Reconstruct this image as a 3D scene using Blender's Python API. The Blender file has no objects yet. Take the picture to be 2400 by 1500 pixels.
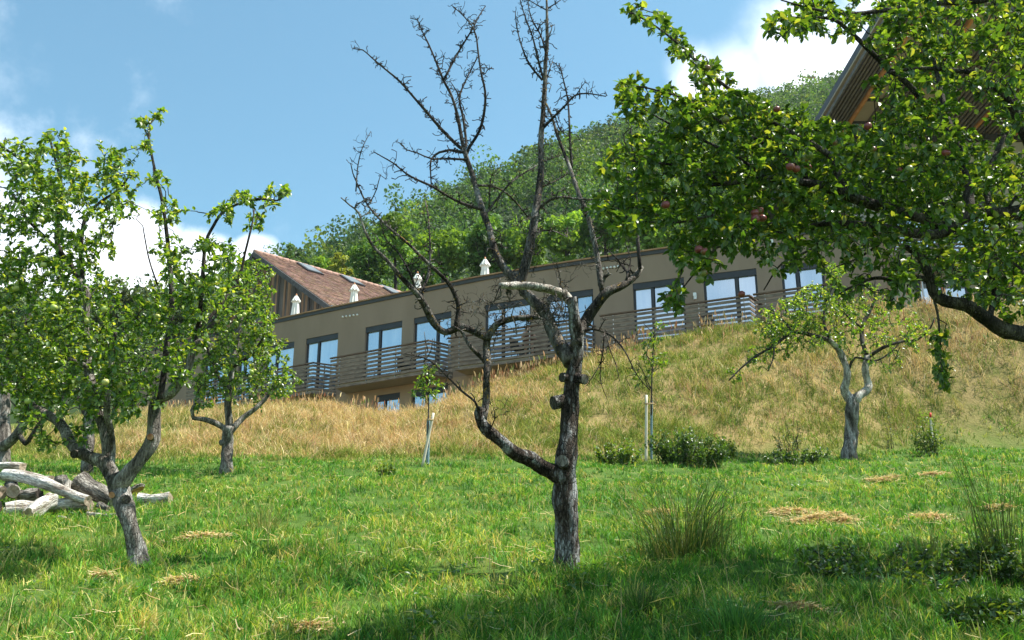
import bpy, math, random
import numpy as np
from mathutils import Vector, noise as mnoise

RNG = np.random.default_rng(7)
random.seed(7)
SC = bpy.context.scene
COL = SC.collection

# ------------------------------------------------------------------ camera, sky, sun, exposure
PITCH = math.radians(17.8)
FPX = 2333.0                      # focal length in photo pixels (2400 wide)
CP, SP = math.cos(PITCH), math.sin(PITCH)
cam_d = bpy.data.cameras.new('camera')
cam_d.lens = 35.0; cam_d.sensor_width = 36.0
cam_d.clip_start = 0.05; cam_d.clip_end = 3000
cam = bpy.data.objects.new('camera', cam_d); COL.objects.link(cam)
cam.rotation_euler = (math.pi / 2 + PITCH, 0, 0)
SC.camera = cam

SUN_EL = math.radians(60); SUN_AZ = math.radians(86)     # azimuth from +Y towards +X
to_sun = Vector((math.cos(SUN_EL) * math.sin(SUN_AZ), math.cos(SUN_EL) * math.cos(SUN_AZ), math.sin(SUN_EL)))
sd = bpy.data.lights.new('sun', 'SUN'); sd.energy = 5.0; sd.angle = math.radians(0.5); sd.color = (1.0, 0.95, 0.86)
sun = bpy.data.objects.new('sun', sd); COL.objects.link(sun)
sun.rotation_euler = to_sun.to_track_quat('Z', 'Y').to_euler(); sun.location = (30, 30, 60)

SC.view_settings.view_transform = 'Standard'; SC.view_settings.look = 'None'
SC.view_settings.exposure = 1.1; SC.view_settings.gamma = 1.0
SC.cycles.max_bounces = 6; SC.cycles.diffuse_bounces = 3; SC.cycles.glossy_bounces = 3
SC.cycles.transmission_bounces = 4; SC.cycles.transparent_max_bounces = 6

def ray(px, py):
    r = (px - 1200) / FPX; u = (750 - py) / FPX
    return np.array([r, CP - u * SP, SP + u * CP])

def P(px, py, Y):
    d = ray(px, py)
    return d * (Y / d[1])

def depth_of(p):
    return p[1] * CP + p[2] * SP

world = bpy.data.worlds.new('World'); SC.world = world
world.use_nodes = True
def build_world():
    nt = world.node_tree; N = nt.nodes; L = nt.links
    N.clear()
    out = N.new('ShaderNodeOutputWorld'); bg = N.new('ShaderNodeBackground')
    sky = N.new('ShaderNodeTexSky'); sky.sky_type = 'NISHITA'; sky.sun_disc = False
    sky.sun_elevation = SUN_EL; sky.sun_rotation = SUN_AZ
    sky.air_density = 1.0; sky.dust_density = 0.9; sky.ozone_density = 1.6; sky.altitude = 300
    tc = N.new('ShaderNodeTexCoord')
    D = tc.outputs['Generated']
    def noise(scale, detail, rough, vec=D):
        n = N.new('ShaderNodeTexNoise'); n.inputs['Scale'].default_value = scale
        n.inputs['Detail'].default_value = detail; n.inputs['Roughness'].default_value = rough
        L.new(vec, n.inputs['Vector']); return n.outputs['Fac']
    def math_(op, a, b=None, clamp=False):
        m = N.new('ShaderNodeMath'); m.operation = op; m.use_clamp = clamp
        for i, v in enumerate((a, b)):
            if v is None: continue
            if isinstance(v, (int, float)): m.inputs[i].default_value = v
            else: L.new(v, m.inputs[i])
        return m.outputs[0]
    def blob(px, py, rpx, w=1.0):
        c = ray(px, py); c = c / np.linalg.norm(c)
        v = N.new('ShaderNodeVectorMath'); v.operation = 'DISTANCE'
        L.new(D, v.inputs[0]); v.inputs[1].default_value = c
        x = math_('DIVIDE', v.outputs['Value'], rpx / FPX * 0.9)
        return math_('MULTIPLY', math_('SUBTRACT', 1.0, x), w)
    def mask(blobs, n, k, lo, hi, top):
        m = None
        for b in blobs:
            o = blob(*b); m = o if m is None else math_('MAXIMUM', m, o)
        s = math_('ADD', m, math_('MULTIPLY', math_('SUBTRACT', n, 0.5), k))
        r = N.new('ShaderNodeMapRange'); r.interpolation_type = 'SMOOTHSTEP'
        L.new(s, r.inputs['Value'])
        r.inputs['From Min'].default_value = lo; r.inputs['From Max'].default_value = hi
        r.inputs['To Max'].default_value = top
        return r.outputs[0]
    n1 = noise(9.0, 8, 0.6); n2 = noise(22.0, 8, 0.62); n3 = noise(6, 4, 0.6)
    big = mask([(60, 640, 250), (300, 640, 190), (470, 660, 150), (600, 600, 75), (560, 640, 100), (-300, 560, 420)], n1, 0.9, 0.0, 0.32, 1.0)
    rt = mask([(1850, 130, 190), (1730, 170, 130), (1640, 180, 110), (2000, 170, 200), (2150, 60, 220), (2500, 40, 400), (1860, 60, 110)], n1, 1.0, 0.0, 0.85, 1.0)
    wisp = mask([(-60, 40, 260), (-20, 220, 240), (330, 225, 130), (200, 330, 230), (650, 540, 120), (400, 0, 160)], n2, 2.6, 0.55, 2.1, 0.42)
    gen = N.new('ShaderNodeMapRange'); gen.interpolation_type = 'SMOOTHSTEP'
    behind = N.new('ShaderNodeSeparateXYZ'); L.new(D, behind.inputs[0])
    L.new(math_('SUBTRACT', n3, math_('MULTIPLY', behind.outputs['Y'], 0.6)), gen.inputs['Value'])
    gen.inputs['From Min'].default_value = 0.72; gen.inputs['From Max'].default_value = 1.05; gen.inputs['To Max'].default_value = 0.3
    a = math_('MAXIMUM', math_('MAXIMUM', big, rt), math_('MAXIMUM', wisp, gen.outputs[0]))
    # cloud body: bright rims, slightly grey folds
    cr = N.new('ShaderNodeValToRGB'); L.new(noise(7.0, 5, 0.55), cr.inputs[0])
    cr.color_ramp.elements[0].position = 0.40; cr.color_ramp.elements[0].color = (3.9, 4.6, 5.5, 1)
    cr.color_ramp.elements[1].position = 0.60; cr.color_ramp.elements[1].color = (8.0, 8.1, 8.4, 1)
    tint = N.new('ShaderNodeMix'); tint.data_type = 'RGBA'; tint.blend_type = 'MULTIPLY'; tint.inputs[0].default_value = 1.0
    L.new(sky.outputs[0], tint.inputs[6]); tint.inputs[7].default_value = SKY_TINT
    mix = N.new('ShaderNodeMix'); mix.data_type = 'RGBA'
    L.new(a, mix.inputs[0]); L.new(tint.outputs[2], mix.inputs[6]); L.new(cr.outputs[0], mix.inputs[7])
    L.new(mix.outputs[2], bg.inputs['Color']); bg.inputs['Strength'].default_value = 0.124
    L.new(bg.outputs[0], out.inputs[0])
SKY_TINT = (0.655, 0.935, 0.83, 1)
build_world()

# ------------------------------------------------------------------ materials
def new_mat(name):
    m = bpy.data.materials.new(name); m.use_nodes = True
    nt = m.node_tree; nt.nodes.clear()
    out = nt.nodes.new('ShaderNodeOutputMaterial'); b = nt.nodes.new('ShaderNodeBsdfPrincipled')
    nt.links.new(b.outputs[0], out.inputs[0])
    return m, nt, b, out

def tex_noise(nt, scale, detail=5, rough=0.6, stretch=(1, 1, 1), coord='pos'):
    if coord == 'pos':
        g = nt.nodes.new('ShaderNodeNewGeometry'); v = g.outputs['Position']
    else:
        g = nt.nodes.new('ShaderNodeTexCoord'); v = g.outputs['Object']
    mp = nt.nodes.new('ShaderNodeMapping'); mp.inputs['Scale'].default_value = stretch
    nt.links.new(v, mp.inputs['Vector'])
    n = nt.nodes.new('ShaderNodeTexNoise'); n.inputs['Scale'].default_value = scale
    n.inputs['Detail'].default_value = detail; n.inputs['Roughness'].default_value = rough
    nt.links.new(mp.outputs[0], n.inputs['Vector'])
    return n.outputs['Fac']

def ramp(nt, fac, stops):
    r = nt.nodes.new('ShaderNodeValToRGB'); nt.links.new(fac, r.inputs[0])
    els = r.color_ramp.elements
    while len(els) < len(stops): els.new(0.5)
    for e, (p, c) in zip(els, stops):
        e.position = p; e.color = (*c, 1)
    return r.outputs[0]

def mixc(nt, fac, a, b, blend='MIX'):
    m = nt.nodes.new('ShaderNodeMix'); m.data_type = 'RGBA'; m.blend_type = blend
    for i, v in ((0, fac), (6, a), (7, b)):
        if isinstance(v, (int, float)): m.inputs[i].default_value = v
        elif isinstance(v, tuple): m.inputs[i].default_value = (*v, 1) if len(v) == 3 else v
        else: nt.links.new(v, m.inputs[i])
    return m.outputs[2]

def bump(nt, b, fac, dist=0.01, strength=0.6):
    bp = nt.nodes.new('ShaderNodeBump'); bp.inputs['Distance'].default_value = dist; bp.inputs['Strength'].default_value = strength
    nt.links.new(fac, bp.inputs['Height']); nt.links.new(bp.outputs[0], b.inputs['Normal'])

def noisy(name, c1, c2, scale=3.0, rough=0.8, stretch=(1, 1, 1), lo=0.35, hi=0.65, bd=0.0, bscale=None, spec=0.3, metal=0.0):
    m, nt, b, out = new_mat(name)
    f = tex_noise(nt, scale, 6, 0.6, stretch)
    nt.links.new(ramp(nt, f, [(lo, c1), (hi, c2)]), b.inputs['Base Color'])
    b.inputs['Roughness'].default_value = rough; b.inputs['Specular IOR Level'].default_value = spec
    b.inputs['Metallic'].default_value = metal
    if bd:
        bump(nt, b, tex_noise(nt, bscale or scale * 4, 5, 0.6, stretch), bd)
    return m

def vcol(name, rough=0.8, trans=0.0, nscale=6.0, var=0.25, spec=0.2, bd=0.0, stretch=(1, 1, 1), tint=(1.25, 1.1, 0.6), under=None):
    """the object's own colour attribute, broken up by a little noise; trans = share of light let through (leaves)"""
    m, nt, b, out = new_mat(name)
    at = nt.nodes.new('ShaderNodeAttribute'); at.attribute_name = 'Col'
    f = tex_noise(nt, nscale, 4, 0.6, stretch)
    c = mixc(nt, 1.0, at.outputs['Color'], ramp(nt, f, [(0.3, (1 - var,) * 3), (0.7, (1 + var,) * 3)]), 'MULTIPLY')
    if under:                       # a leaf is paler and duller on its lower side
        gm = nt.nodes.new('ShaderNodeNewGeometry')
        nt.links.new(mixc(nt, gm.outputs['Backfacing'], c, mixc(nt, 0.6, c, under)), b.inputs['Base Color'])
    else: nt.links.new(c, b.inputs['Base Color'])
    b.inputs['Roughness'].default_value = rough; b.inputs['Specular IOR Level'].default_value = spec
    if bd: bump(nt, b, f, bd)
    if trans:
        t = nt.nodes.new('ShaderNodeBsdfTranslucent')
        nt.links.new(mixc(nt, 1.0, c, tint, 'MULTIPLY'), t.inputs['Color'])
        mx = nt.nodes.new('ShaderNodeMixShader'); mx.inputs[0].default_value = trans
        nt.links.new(b.outputs[0], mx.inputs[1]); nt.links.new(t.outputs[0], mx.inputs[2])
        nt.links.new(mx.outputs[0], out.inputs[0])
    return m

def bark_mat(name, dark, mid, light, lichen=(0.30, 0.19, 0.03), lich=0.0, silver=0.5, bd=0.012, vs=1.0, coord='pos', plates=0.6):
    """dark / mid / light wood in long streaks, cut by cracks between bark plates, with small lichen specks"""
    m, nt, b, out = new_mat(name)
    f1 = tex_noise(nt, 9.0 * vs, 7, 0.68, (1, 1, 0.22), coord)
    f2 = tex_noise(nt, 70.0 * vs, 5, 0.75, (1, 1, 0.14), coord)
    f3 = tex_noise(nt, 26.0 * vs, 4, 0.65, (1, 1, 1), coord)
    f4 = tex_noise(nt, 3.0 * vs, 3, 0.6, (1, 1, 0.5), coord)
    c = ramp(nt, f1, [(0.38, dark), (0.50, mid), (0.52 + 0.25 * (1 - silver) + 0.03, light)])
    c = mixc(nt, 1.0, c, ramp(nt, f2, [(0.36, (0.34, 0.32, 0.31)), (0.48, (1.0, 0.99, 0.98)), (0.66, (1.6, 1.6, 1.6))]), 'MULTIPLY')
    # cracks between plates
    if coord == 'pos': v = nt.nodes.new('ShaderNodeNewGeometry').outputs['Position']
    else: v = nt.nodes.new('ShaderNodeTexCoord').outputs['Object']
    mp = nt.nodes.new('ShaderNodeMapping'); mp.inputs['Scale'].default_value = (1, 1, 0.4); nt.links.new(v, mp.inputs['Vector'])
    vo = nt.nodes.new('ShaderNodeTexVoronoi'); vo.feature = 'DISTANCE_TO_EDGE'; vo.inputs['Scale'].default_value = 42 * vs
    nt.links.new(mp.outputs[0], vo.inputs['Vector'])
    cr = ramp(nt, vo.outputs['Distance'], [(0.0, (1 - plates,) * 3), (0.12, (1, 1, 1))])
    c = mixc(nt, ramp(nt, f4, [(0.42, (0, 0, 0)), (0.55, (1, 1, 1))]), c, mixc(nt, 1.0, c, cr, 'MULTIPLY'))
    if lich:
        c = mixc(nt, ramp(nt, f3, [(0.70 - lich * 0.2, (0, 0, 0)), (0.75 - lich * 0.2, (1, 1, 1))]), c, lichen)
    nt.links.new(c, b.inputs['Base Color']); b.inputs['Roughness'].default_value = 0.9
    b.inputs['Specular IOR Level'].default_value = 0.15
    add = nt.nodes.new('ShaderNodeMath'); nt.links.new(f1, add.inputs[0]); nt.links.new(f2, add.inputs[1])
    ad2 = nt.nodes.new('ShaderNodeMath'); nt.links.new(add.outputs[0], ad2.inputs[0]); nt.links.new(cr, ad2.inputs[1])
    bump(nt, b, ad2.outputs[0], bd, 1.0)
    return m

M = {}
M['leaf'] = vcol('apple_leaf', 0.36, 0.42, 30, 0.2, 0.55, tint=(2.3, 1.9, 0.5), under=(0.14, 0.19, 0.09))
M['grass'] = vcol('grass_blade', 0.55, 0.34, 3, 0.2, 0.25, tint=(1.5, 1.4, 0.7))
M['straw'] = vcol('dry_straw', 0.8, 0.25, 3, 0.15, 0.15, tint=(1.1, 1.0, 0.8))
M['forest'] = vcol('forest_leaf', 0.55, 0.36, 0.6, 0.22, 0.25, tint=(1.9, 1.7, 0.6))
M['bark'] = bark_mat('apple_bark', (0.045, 0.04, 0.034), (0.17, 0.15, 0.13), (0.46, 0.44, 0.41), lich=0.0, silver=0.5)
M['bark_dark'] = bark_mat('dark_apple_bark', (0.02, 0.017, 0.014), (0.06, 0.05, 0.042), (0.16, 0.145, 0.125), lichen=(0.13, 0.12, 0.05), lich=0.35, silver=0.3)
M['dead'] = bark_mat('dead_trunk_wood', (0.024, 0.018, 0.014), (0.085, 0.066, 0.053), (0.42, 0.43, 0.43), lich=0.0, silver=0.72, bd=0.025, plates=0.85)
M['dead_branch'] = bark_mat('dead_branch_bark', (0.026, 0.022, 0.018), (0.09, 0.077, 0.066), (0.30, 0.285, 0.26), lichen=(0.34, 0.21, 0.04), lich=0.42, silver=0.45)
M['dead_twig'] = bark_mat('dead_twig_bark', (0.02, 0.016, 0.014), (0.055, 0.046, 0.04), (0.12, 0.105, 0.09), lichen=(0.16, 0.11, 0.03), lich=0.12, silver=0.3)
M['white_wood'] = bark_mat('bleached_wood', (0.14, 0.11, 0.09), (0.46, 0.42, 0.37), (0.66, 0.63, 0.58), silver=0.68, plates=0.5)
M['pale_bark'] = bark_mat('pale_flaking_bark', (0.08, 0.07, 0.06), (0.34, 0.31, 0.27), (0.6, 0.57, 0.52), silver=0.6)
M['log'] = bark_mat('bleached_log', (0.24, 0.19, 0.15), (0.62, 0.58, 0.52), (0.78, 0.75, 0.70), silver=0.75, bd=0.03, vs=0.7, coord='obj', plates=0.3)
M['log_grey'] = bark_mat('grey_log', (0.07, 0.06, 0.05), (0.24, 0.215, 0.185), (0.42, 0.39, 0.35), silver=0.6, bd=0.03, vs=0.7, coord='obj', plates=0.5)
M['cut'] = noisy('sawn_wood', (0.22, 0.16, 0.11), (0.40, 0.32, 0.24), 30, 0.85, bd=0.003)
M['cut_red'] = noisy('fresh_sawn_wood', (0.30, 0.11, 0.05), (0.60, 0.36, 0.2), 14, 0.85, bd=0.003)
M['render'] = noisy('olive_render', (0.240, 0.176, 0.125), (0.280, 0.206, 0.149), 0.9, 0.9, (1, 1, 0.35), bd=0.002, bscale=60)
M['render_warm'] = noisy('warm_render', (0.34, 0.24, 0.15), (0.38, 0.27, 0.17), 1.3, 0.9, bd=0.002, bscale=60)
M['wing_wall'] = noisy('pale_wall_render', (0.36, 0.33, 0.27), (0.40, 0.37, 0.31), 1.0, 0.9, bd=0.002, bscale=60)
M['coping'] = noisy('larch_coping', (0.26, 0.14, 0.07), (0.42, 0.25, 0.13), 2.0, 0.75, bd=0.002)
M['fascia'] = noisy('dark_fascia', (0.045, 0.043, 0.042), (0.06, 0.057, 0.054), 3, 0.5)
M['frame'] = noisy('anthracite_frame', (0.035, 0.037, 0.042), (0.045, 0.047, 0.052), 3, 0.45)
M['slat'] = noisy('weathered_slat', (0.12, 0.092, 0.072), (0.24, 0.195, 0.155), 4, 0.85, (1, 1, 3), bd=0.002)
M['slat_dark'] = noisy('grey_brown_slat', (0.10, 0.09, 0.08), (0.17, 0.155, 0.14), 4, 0.85, bd=0.002)
M['rail'] = noisy('brown_handrail', (0.10, 0.065, 0.045), (0.17, 0.115, 0.08), 4, 0.7)
M['steel'] = noisy('galvanised_steel', (0.36, 0.36, 0.36), (0.45, 0.45, 0.45), 8, 0.45, metal=0.6)
M['terrace'] = noisy('terrace_paving', (0.28, 0.26, 0.24), (0.34, 0.32, 0.29), 2, 0.9)
M['orange_wood'] = noisy('larch_beam', (0.42, 0.19, 0.07), (0.55, 0.27, 0.11), 3, 0.7)
M['soffit'] = noisy('soffit_panel', (0.34, 0.29, 0.22), (0.4, 0.345, 0.265), 1, 0.85)
M['parasol'] = noisy('cream_canvas', (0.72, 0.69, 0.62), (0.80, 0.77, 0.70), 5, 0.85, bd=0.004)
M['pole_wood'] = noisy('varnished_pole', (0.42, 0.17, 0.07), (0.5, 0.22, 0.1), 6, 0.5)
M['stake'] = noisy('peeled_stake', (0.50, 0.43, 0.33), (0.66, 0.59, 0.48), 12, 0.85, (1, 1, 0.2), bd=0.003)
M['guard'] = noisy('mesh_guard', (0.10, 0.16, 0.17), (0.18, 0.27, 0.29), 40, 0.6, bd=0.004)
M['tie'] = noisy('coir_tie', (0.3, 0.2, 0.1), (0.4, 0.28, 0.15), 30, 0.9)
M['red_paint'] = noisy('red_paint', (0.55, 0.03, 0.03), (0.62, 0.05, 0.04), 9, 0.6)
M['flag_white'] = noisy('white_cloth', (0.74, 0.73, 0.71), (0.8, 0.79, 0.77), 3, 0.9)
M['roof_tile'] = vcol('clay_tile', 0.85, 0, 9, 0.25, 0.2, 0.004)
M['plank'] = vcol('weathered_plank', 0.9, 0, 5, 0.35, 0.15, 0.004, (1, 1, 0.15))
M['tile_trim'] = noisy('clay_ridge', (0.32, 0.19, 0.15), (0.42, 0.27, 0.21), 4, 0.85)
M['verge'] = noisy('verge_board', (0.06, 0.056, 0.056), (0.11, 0.10, 0.098), 5, 0.85)
M['zinc'] = noisy('zinc_gutter', (0.28, 0.28, 0.27), (0.4, 0.4, 0.38), 5, 0.5, metal=0.5)
M['skylight'] = noisy('skylight_glass', (0.10, 0.12, 0.135), (0.16, 0.18, 0.19), 2, 0.5, spec=0.3)
M['skin'] = noisy('skin', (0.42, 0.24, 0.16), (0.47, 0.27, 0.19), 20, 0.55)
M['hair'] = noisy('dark_hair', (0.02, 0.014, 0.01), (0.035, 0.024, 0.018), 40, 0.5)
M['shirt'] = noisy('rust_brown_shirt', (0.10, 0.045, 0.03), (0.14, 0.06, 0.04), 20, 0.9)
M['chair_dark'] = noisy('dark_chair', (0.03, 0.028, 0.026), (0.05, 0.045, 0.04), 10, 0.7)
M['white_lamp'] = noisy('white_plastic', (0.7, 0.7, 0.68), (0.78, 0.78, 0.76), 10, 0.5)

def glass_mat():
    m, nt, b, out = new_mat('window_glass')
    f = tex_noise(nt, 2.2, 3, 0.5, (1, 1, 0.08))
    nt.links.new(ramp(nt, f, [(0.3, (0.15, 0.22, 0.34)), (0.5, (0.27, 0.35, 0.49)), (0.7, (0.42, 0.48, 0.58))]), b.inputs['Base Color'])
    oi = nt.nodes.new('ShaderNodeObjectInfo')
    src = b.inputs['Base Color'].links[0].from_socket
    nt.links.new(mixc(nt, 1.0, src, ramp(nt, oi.outputs['Random'], [(0.0, (0.45, 0.5, 0.58)), (0.5, (1.0, 1.0, 1.0)), (1.0, (1.25, 1.2, 1.12))]), 'MULTIPLY'), b.inputs['Base Color'])
    b.inputs['Roughness'].default_value = 0.5
    g = nt.nodes.new('ShaderNodeBsdfGlossy'); g.inputs['Roughness'].default_value = 0.03
    g.inputs['Color'].default_value = (0.92, 0.95, 1.0, 1)
    mx = nt.nodes.new('ShaderNodeMixShader'); mx.inputs[0].default_value = 0.5
    nt.links.new(b.outputs[0], mx.inputs[1]); nt.links.new(g.outputs[0], mx.inputs[2]); nt.links.new(mx.outputs[0], out.inputs[0])
    return m
M['glass'] = glass_mat()

def apple_mat(name, green, red, lo, hi):
    m, nt, b, out = new_mat(name)
    oi = nt.nodes.new('ShaderNodeObjectInfo')
    f = tex_noise(nt, 14, 3, 0.5)
    a = nt.nodes.new('ShaderNodeMath'); nt.links.new(f, a.inputs[0])
    s = nt.nodes.new('ShaderNodeMath'); s.operation = 'MULTIPLY_ADD'; nt.links.new(oi.outputs['Random'], s.inputs[0])
    s.inputs[1].default_value = 0.4; s.inputs[2].default_value = -0.2
    nt.links.new(s.outputs[0], a.inputs[1])
    nt.links.new(ramp(nt, a.outputs[0], [(lo, green), (hi, red)]), b.inputs['Base Color'])
    b.inputs['Roughness'].default_value = 0.35; b.inputs['Specular IOR Level'].default_value = 0.5
    return m
M['apple_red'] = apple_mat('ripening_apple', (0.17, 0.20, 0.05), (0.19, 0.04, 0.035), 0.34, 0.6)
M['apple_green'] = apple_mat('green_apple', (0.36, 0.42, 0.10), (0.48, 0.40, 0.14), 0.5, 0.8)

# ------------------------------------------------------------------ mesh helpers
def tag(o, label=None, cat=None, group=None, kind=None):
    if label: o['label'] = label
    if cat: o['category'] = cat
    if group: o['group'] = group
    if kind: o['kind'] = kind
    return o

def empty(name, loc, label, cat, group=None):
    o = bpy.data.objects.new(name, None); COL.objects.link(o); o.location = tuple(loc)
    o.empty_display_size = 0.1
    return tag(o, label, cat, group)

def mesh_np(name, V, faces, mat, parent=None, col=None, smooth=False):
    """V (n,3) world; faces: list of int arrays, each (k, corners)"""
    V = np.asarray(V, dtype=np.float32).reshape(-1, 3)
    if parent is not None:
        q = parent; off = np.zeros(3)
        while q is not None:
            off += np.array(q.location); q = q.parent
        V = V - off.astype(np.float32)
    me = bpy.data.meshes.new(name)
    faces = [np.asarray(f, dtype=np.int32) for f in faces if len(f)]
    me.vertices.add(len(V)); me.vertices.foreach_set('co', V.ravel())
    li = np.concatenate([f.ravel() for f in faces]); lt = np.concatenate([np.full(len(f), f.shape[1], dtype=np.int32) for f in faces])
    ls = np.concatenate([[0], np.cumsum(lt)[:-1]]).astype(np.int32)
    me.loops.add(len(li)); me.loops.foreach_set('vertex_index', li)
    me.polygons.add(len(lt)); me.polygons.foreach_set('loop_start', ls); me.polygons.foreach_set('loop_total', lt)
    me.polygons.foreach_set('use_smooth', np.full(len(lt), bool(smooth)))
    me.update(calc_edges=True)
    if col is not None:
        a = me.color_attributes.new('Col', 'FLOAT_COLOR', 'POINT')
        c = np.ones((len(V), 4), dtype=np.float32); c[:, :3] = col
        a.data.foreach_set('color', c.ravel())
    if mat is not None: me.materials.append(mat)
    o = bpy.data.objects.new(name, me); COL.objects.link(o)
    if parent is not None: o.parent = parent
    return o

class MB:
    """collects boxes, beams and tubes that become ONE mesh"""
    def __init__(s): s.v = []; s.q = []; s.t = []; s.c = []; s.n = 0
    def add(s, V, quads=(), tris=(), col=(1, 1, 1)):
        s.v.append(np.asarray(V, float)); s.c.append(np.tile(np.asarray(col, float), (len(V), 1)))
        if len(quads): s.q.append(np.asarray(quads) + s.n)
        if len(tris): s.t.append(np.asarray(tris) + s.n)
        s.n += len(V)
    HEX = [[0, 3, 2, 1], [4, 5, 6, 7], [0, 1, 5, 4], [1, 2, 6, 5], [2, 3, 7, 6], [3, 0, 4, 7]]
    def hexa(s, bottom, top, col=(1, 1, 1)):
        s.add(list(bottom) + list(top), s.HEX, col=col)
    def box(s, x0, x1, y0, y1, z0, z1, col=(1, 1, 1)):
        s.hexa([(x0, y0, z0), (x1, y0, z0), (x1, y1, z0), (x0, y1, z0)], [(x0, y0, z1), (x1, y0, z1), (x1, y1, z1), (x0, y1, z1)], col)
    def beam(s, A, B, w, h, up=(0, 0, 1), col=(1, 1, 1)):
        A = np.asarray(A, float); B = np.asarray(B, float); d = B - A; d = d / np.linalg.norm(d)
        r = np.cross(d, up); r = r / np.linalg.norm(r); u = np.cross(r, d)
        r = r * w / 2; u = u * h / 2
        s.hexa([A - r - u, A + r - u, A + r + u, A - r + u], [B - r - u, B + r - u, B + r + u, B - r + u], col)
    def tube(s, pts, rad, n=6, cap=True, rough=0.0, col=(1, 1, 1), fr=3.0):
        pts = np.asarray(pts, float); rad = np.asarray(rad, float) * np.ones(len(pts)); m = len(pts)
        T = np.gradient(pts, axis=0); T /= np.linalg.norm(T, axis=1)[:, None] + 1e-9
        a = np.array([0.3, 0.9, 0.2]) if abs(T[0][2]) > 0.8 else np.array([0, 0, 1.0])
        nrm = np.cross(T[0], a); nrm /= np.linalg.norm(nrm)
        V = []
        ang = np.linspace(0, 2 * np.pi, n, endpoint=False)
        for i in range(m):
            nrm = nrm - T[i] * nrm.dot(T[i]); nrm /= np.linalg.norm(nrm) + 1e-9
            b = np.cross(T[i], nrm)
            ring = np.outer(np.cos(ang), nrm) + np.outer(np.sin(ang), b)
            rr = np.full(n, rad[i])
            if rough:
                for k in range(n):
                    q = pts[i] + ring[k] * rad[i]
                    rr[k] *= 1 + rough * (mnoise.noise(Vector(q * fr)) + 0.6 * mnoise.noise(Vector((q[0] * fr * 4, q[1] * fr * 4, q[2] * fr * 1.5))))
            V.append(pts[i] + ring * rr[:, None])
        V = np.concatenate(V)
        q = []
        for i in range(m - 1):
            for k in range(n):
                k2 = (k + 1) % n
                q.append([i * n + k, i * n + k2, (i + 1) * n + k2, (i + 1) * n + k])
        t = []
        if cap:
            V = np.concatenate([V, [pts[0], pts[-1]]]); c0, c1 = m * n, m * n + 1
            for k in range(n):
                k2 = (k + 1) % n
                t.append([c0, k2, k]); t.append([c1, (m - 1) * n + k, (m - 1) * n + k2])
        s.add(V, q, t, col)
    def build(s, name, mat, parent=None, smooth=False, col=False):
        return mesh_np(name, np.concatenate(s.v), [np.concatenate(f) for f in (s.q, s.t) if f], mat, parent, np.concatenate(s.c) if col else None, smooth)

def catmull(pts, step):
    """pts (n,k) -> resampled smooth curve, ~step apart in the first two columns"""
    pts = np.asarray(pts, float)
    if len(pts) < 2: return pts
    ext = np.vstack([2 * pts[0] - pts[1], pts, 2 * pts[-1] - pts[-2]])
    out = []
    for i in range(1, len(ext) - 2):
        p0, p1, p2, p3 = ext[i - 1:i + 3]
        n = max(1, int(np.linalg.norm((p2 - p1)[:2]) / step))
        for k in range(n):
            t = k / n
            out.append(0.5 * ((2 * p1) + (-p0 + p2) * t + (2 * p0 - 5 * p1 + 4 * p2 - p3) * t * t + (-p0 + 3 * p1 - 3 * p2 + p3) * t ** 3))
    out.append(pts[-1])
    return np.array(out)

# ------------------------------------------------------------------ the lie of the land
ROOF_Z = 13.0
ROOF_PX = [(330, 822), (400, 806), (470, 789), (560, 769), (650, 750), (750, 728), (900, 697), (1000, 676), (1100, 655), (1200, 637), (1350, 613), (1500, 592), (1650, 571), (1850, 545), (1990, 528), (2060, 519)]
FAC = []
for px, py in ROOF_PX:
    d = ray(px, py); FAC.append(d[:2] * (ROOF_Z / d[2]))
FAC = np.array(FAC)
FAC_S = np.concatenate([[0], np.cumsum(np.linalg.norm(np.diff(FAC, axis=0), axis=1))])
def fpos(s): return np.array([np.interp(s, FAC_S, FAC[:, 0]), np.interp(s, FAC_S, FAC[:, 1])])
def fnorm(s):
    a = fpos(max(0, s - 1.2)); b = fpos(min(FAC_S[-1], s + 1.2)); t = (b - a) / np.linalg.norm(b - a)
    return np.array([t[1], -t[0]])                         # outward, towards the orchard
def s_at(px, py):
    d = ray(px, py); az = d[0] / d[1]
    return float(np.interp(az, FAC[:, 0] / FAC[:, 1], FAC_S))

CREST_PX = [(-900, 1010, 6), (-200, 1000, 6), (0, 996, 6), (200, 985, 6), (400, 972, 6), (520, 960, 5), (640, 948, 5), (780, 938, 4.0), (860, 956, 3.0), (930, 966, 2.6), (1000, 956, 2.4), (1060, 930, 2.4), (1150, 895, 2.4), (1300, 850, 2.4), (1430, 812, 2.2), (1600, 782, 2.2), (1780, 752, 2.2), (2000, 716, 2.2), (2200, 706, 2.2), (2400, 700, 2.2), (2700, 690, 2.2), (3300, 690, 2.2)]
def yf_az(az):
    A = FAC[:, 0] / FAC[:, 1]
    y = np.interp(az, A, FAC[:, 1])
    return y
CR = []
for px, py, dd in CREST_PX:
    d = ray(px, py); CR.append(P(px, py + (16 if 560 < px < 1500 else 8), yf_az(d[0] / d[1]) - dd))
CR = np.array(CR)

SIL_PX = [(-1600, 760), (-400, 730), (0, 720), (300, 712), (500, 690), (640, 625), (760, 590), (860, 552), (940, 505), (1010, 478), (1060, 452), (1130, 418), (1200, 392), (1250, 362), (1310, 338), (1380, 322), (1440, 306), (1500, 288), (1600, 258), (1750, 233), (1850, 218), (1920, 200), (1990, 185), (2100, 172), (2400, 150), (3200, 160)]
SIL = []
for px, py in SIL_PX:
    d = ray(px, py); SIL.append((d[0] / d[1], d[2] / d[1], np.interp(px, [0, 640, 1200, 2000], [120, 150, 210, 290])))
SIL = np.array(SIL)
Y_PLAT = 58.0

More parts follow.
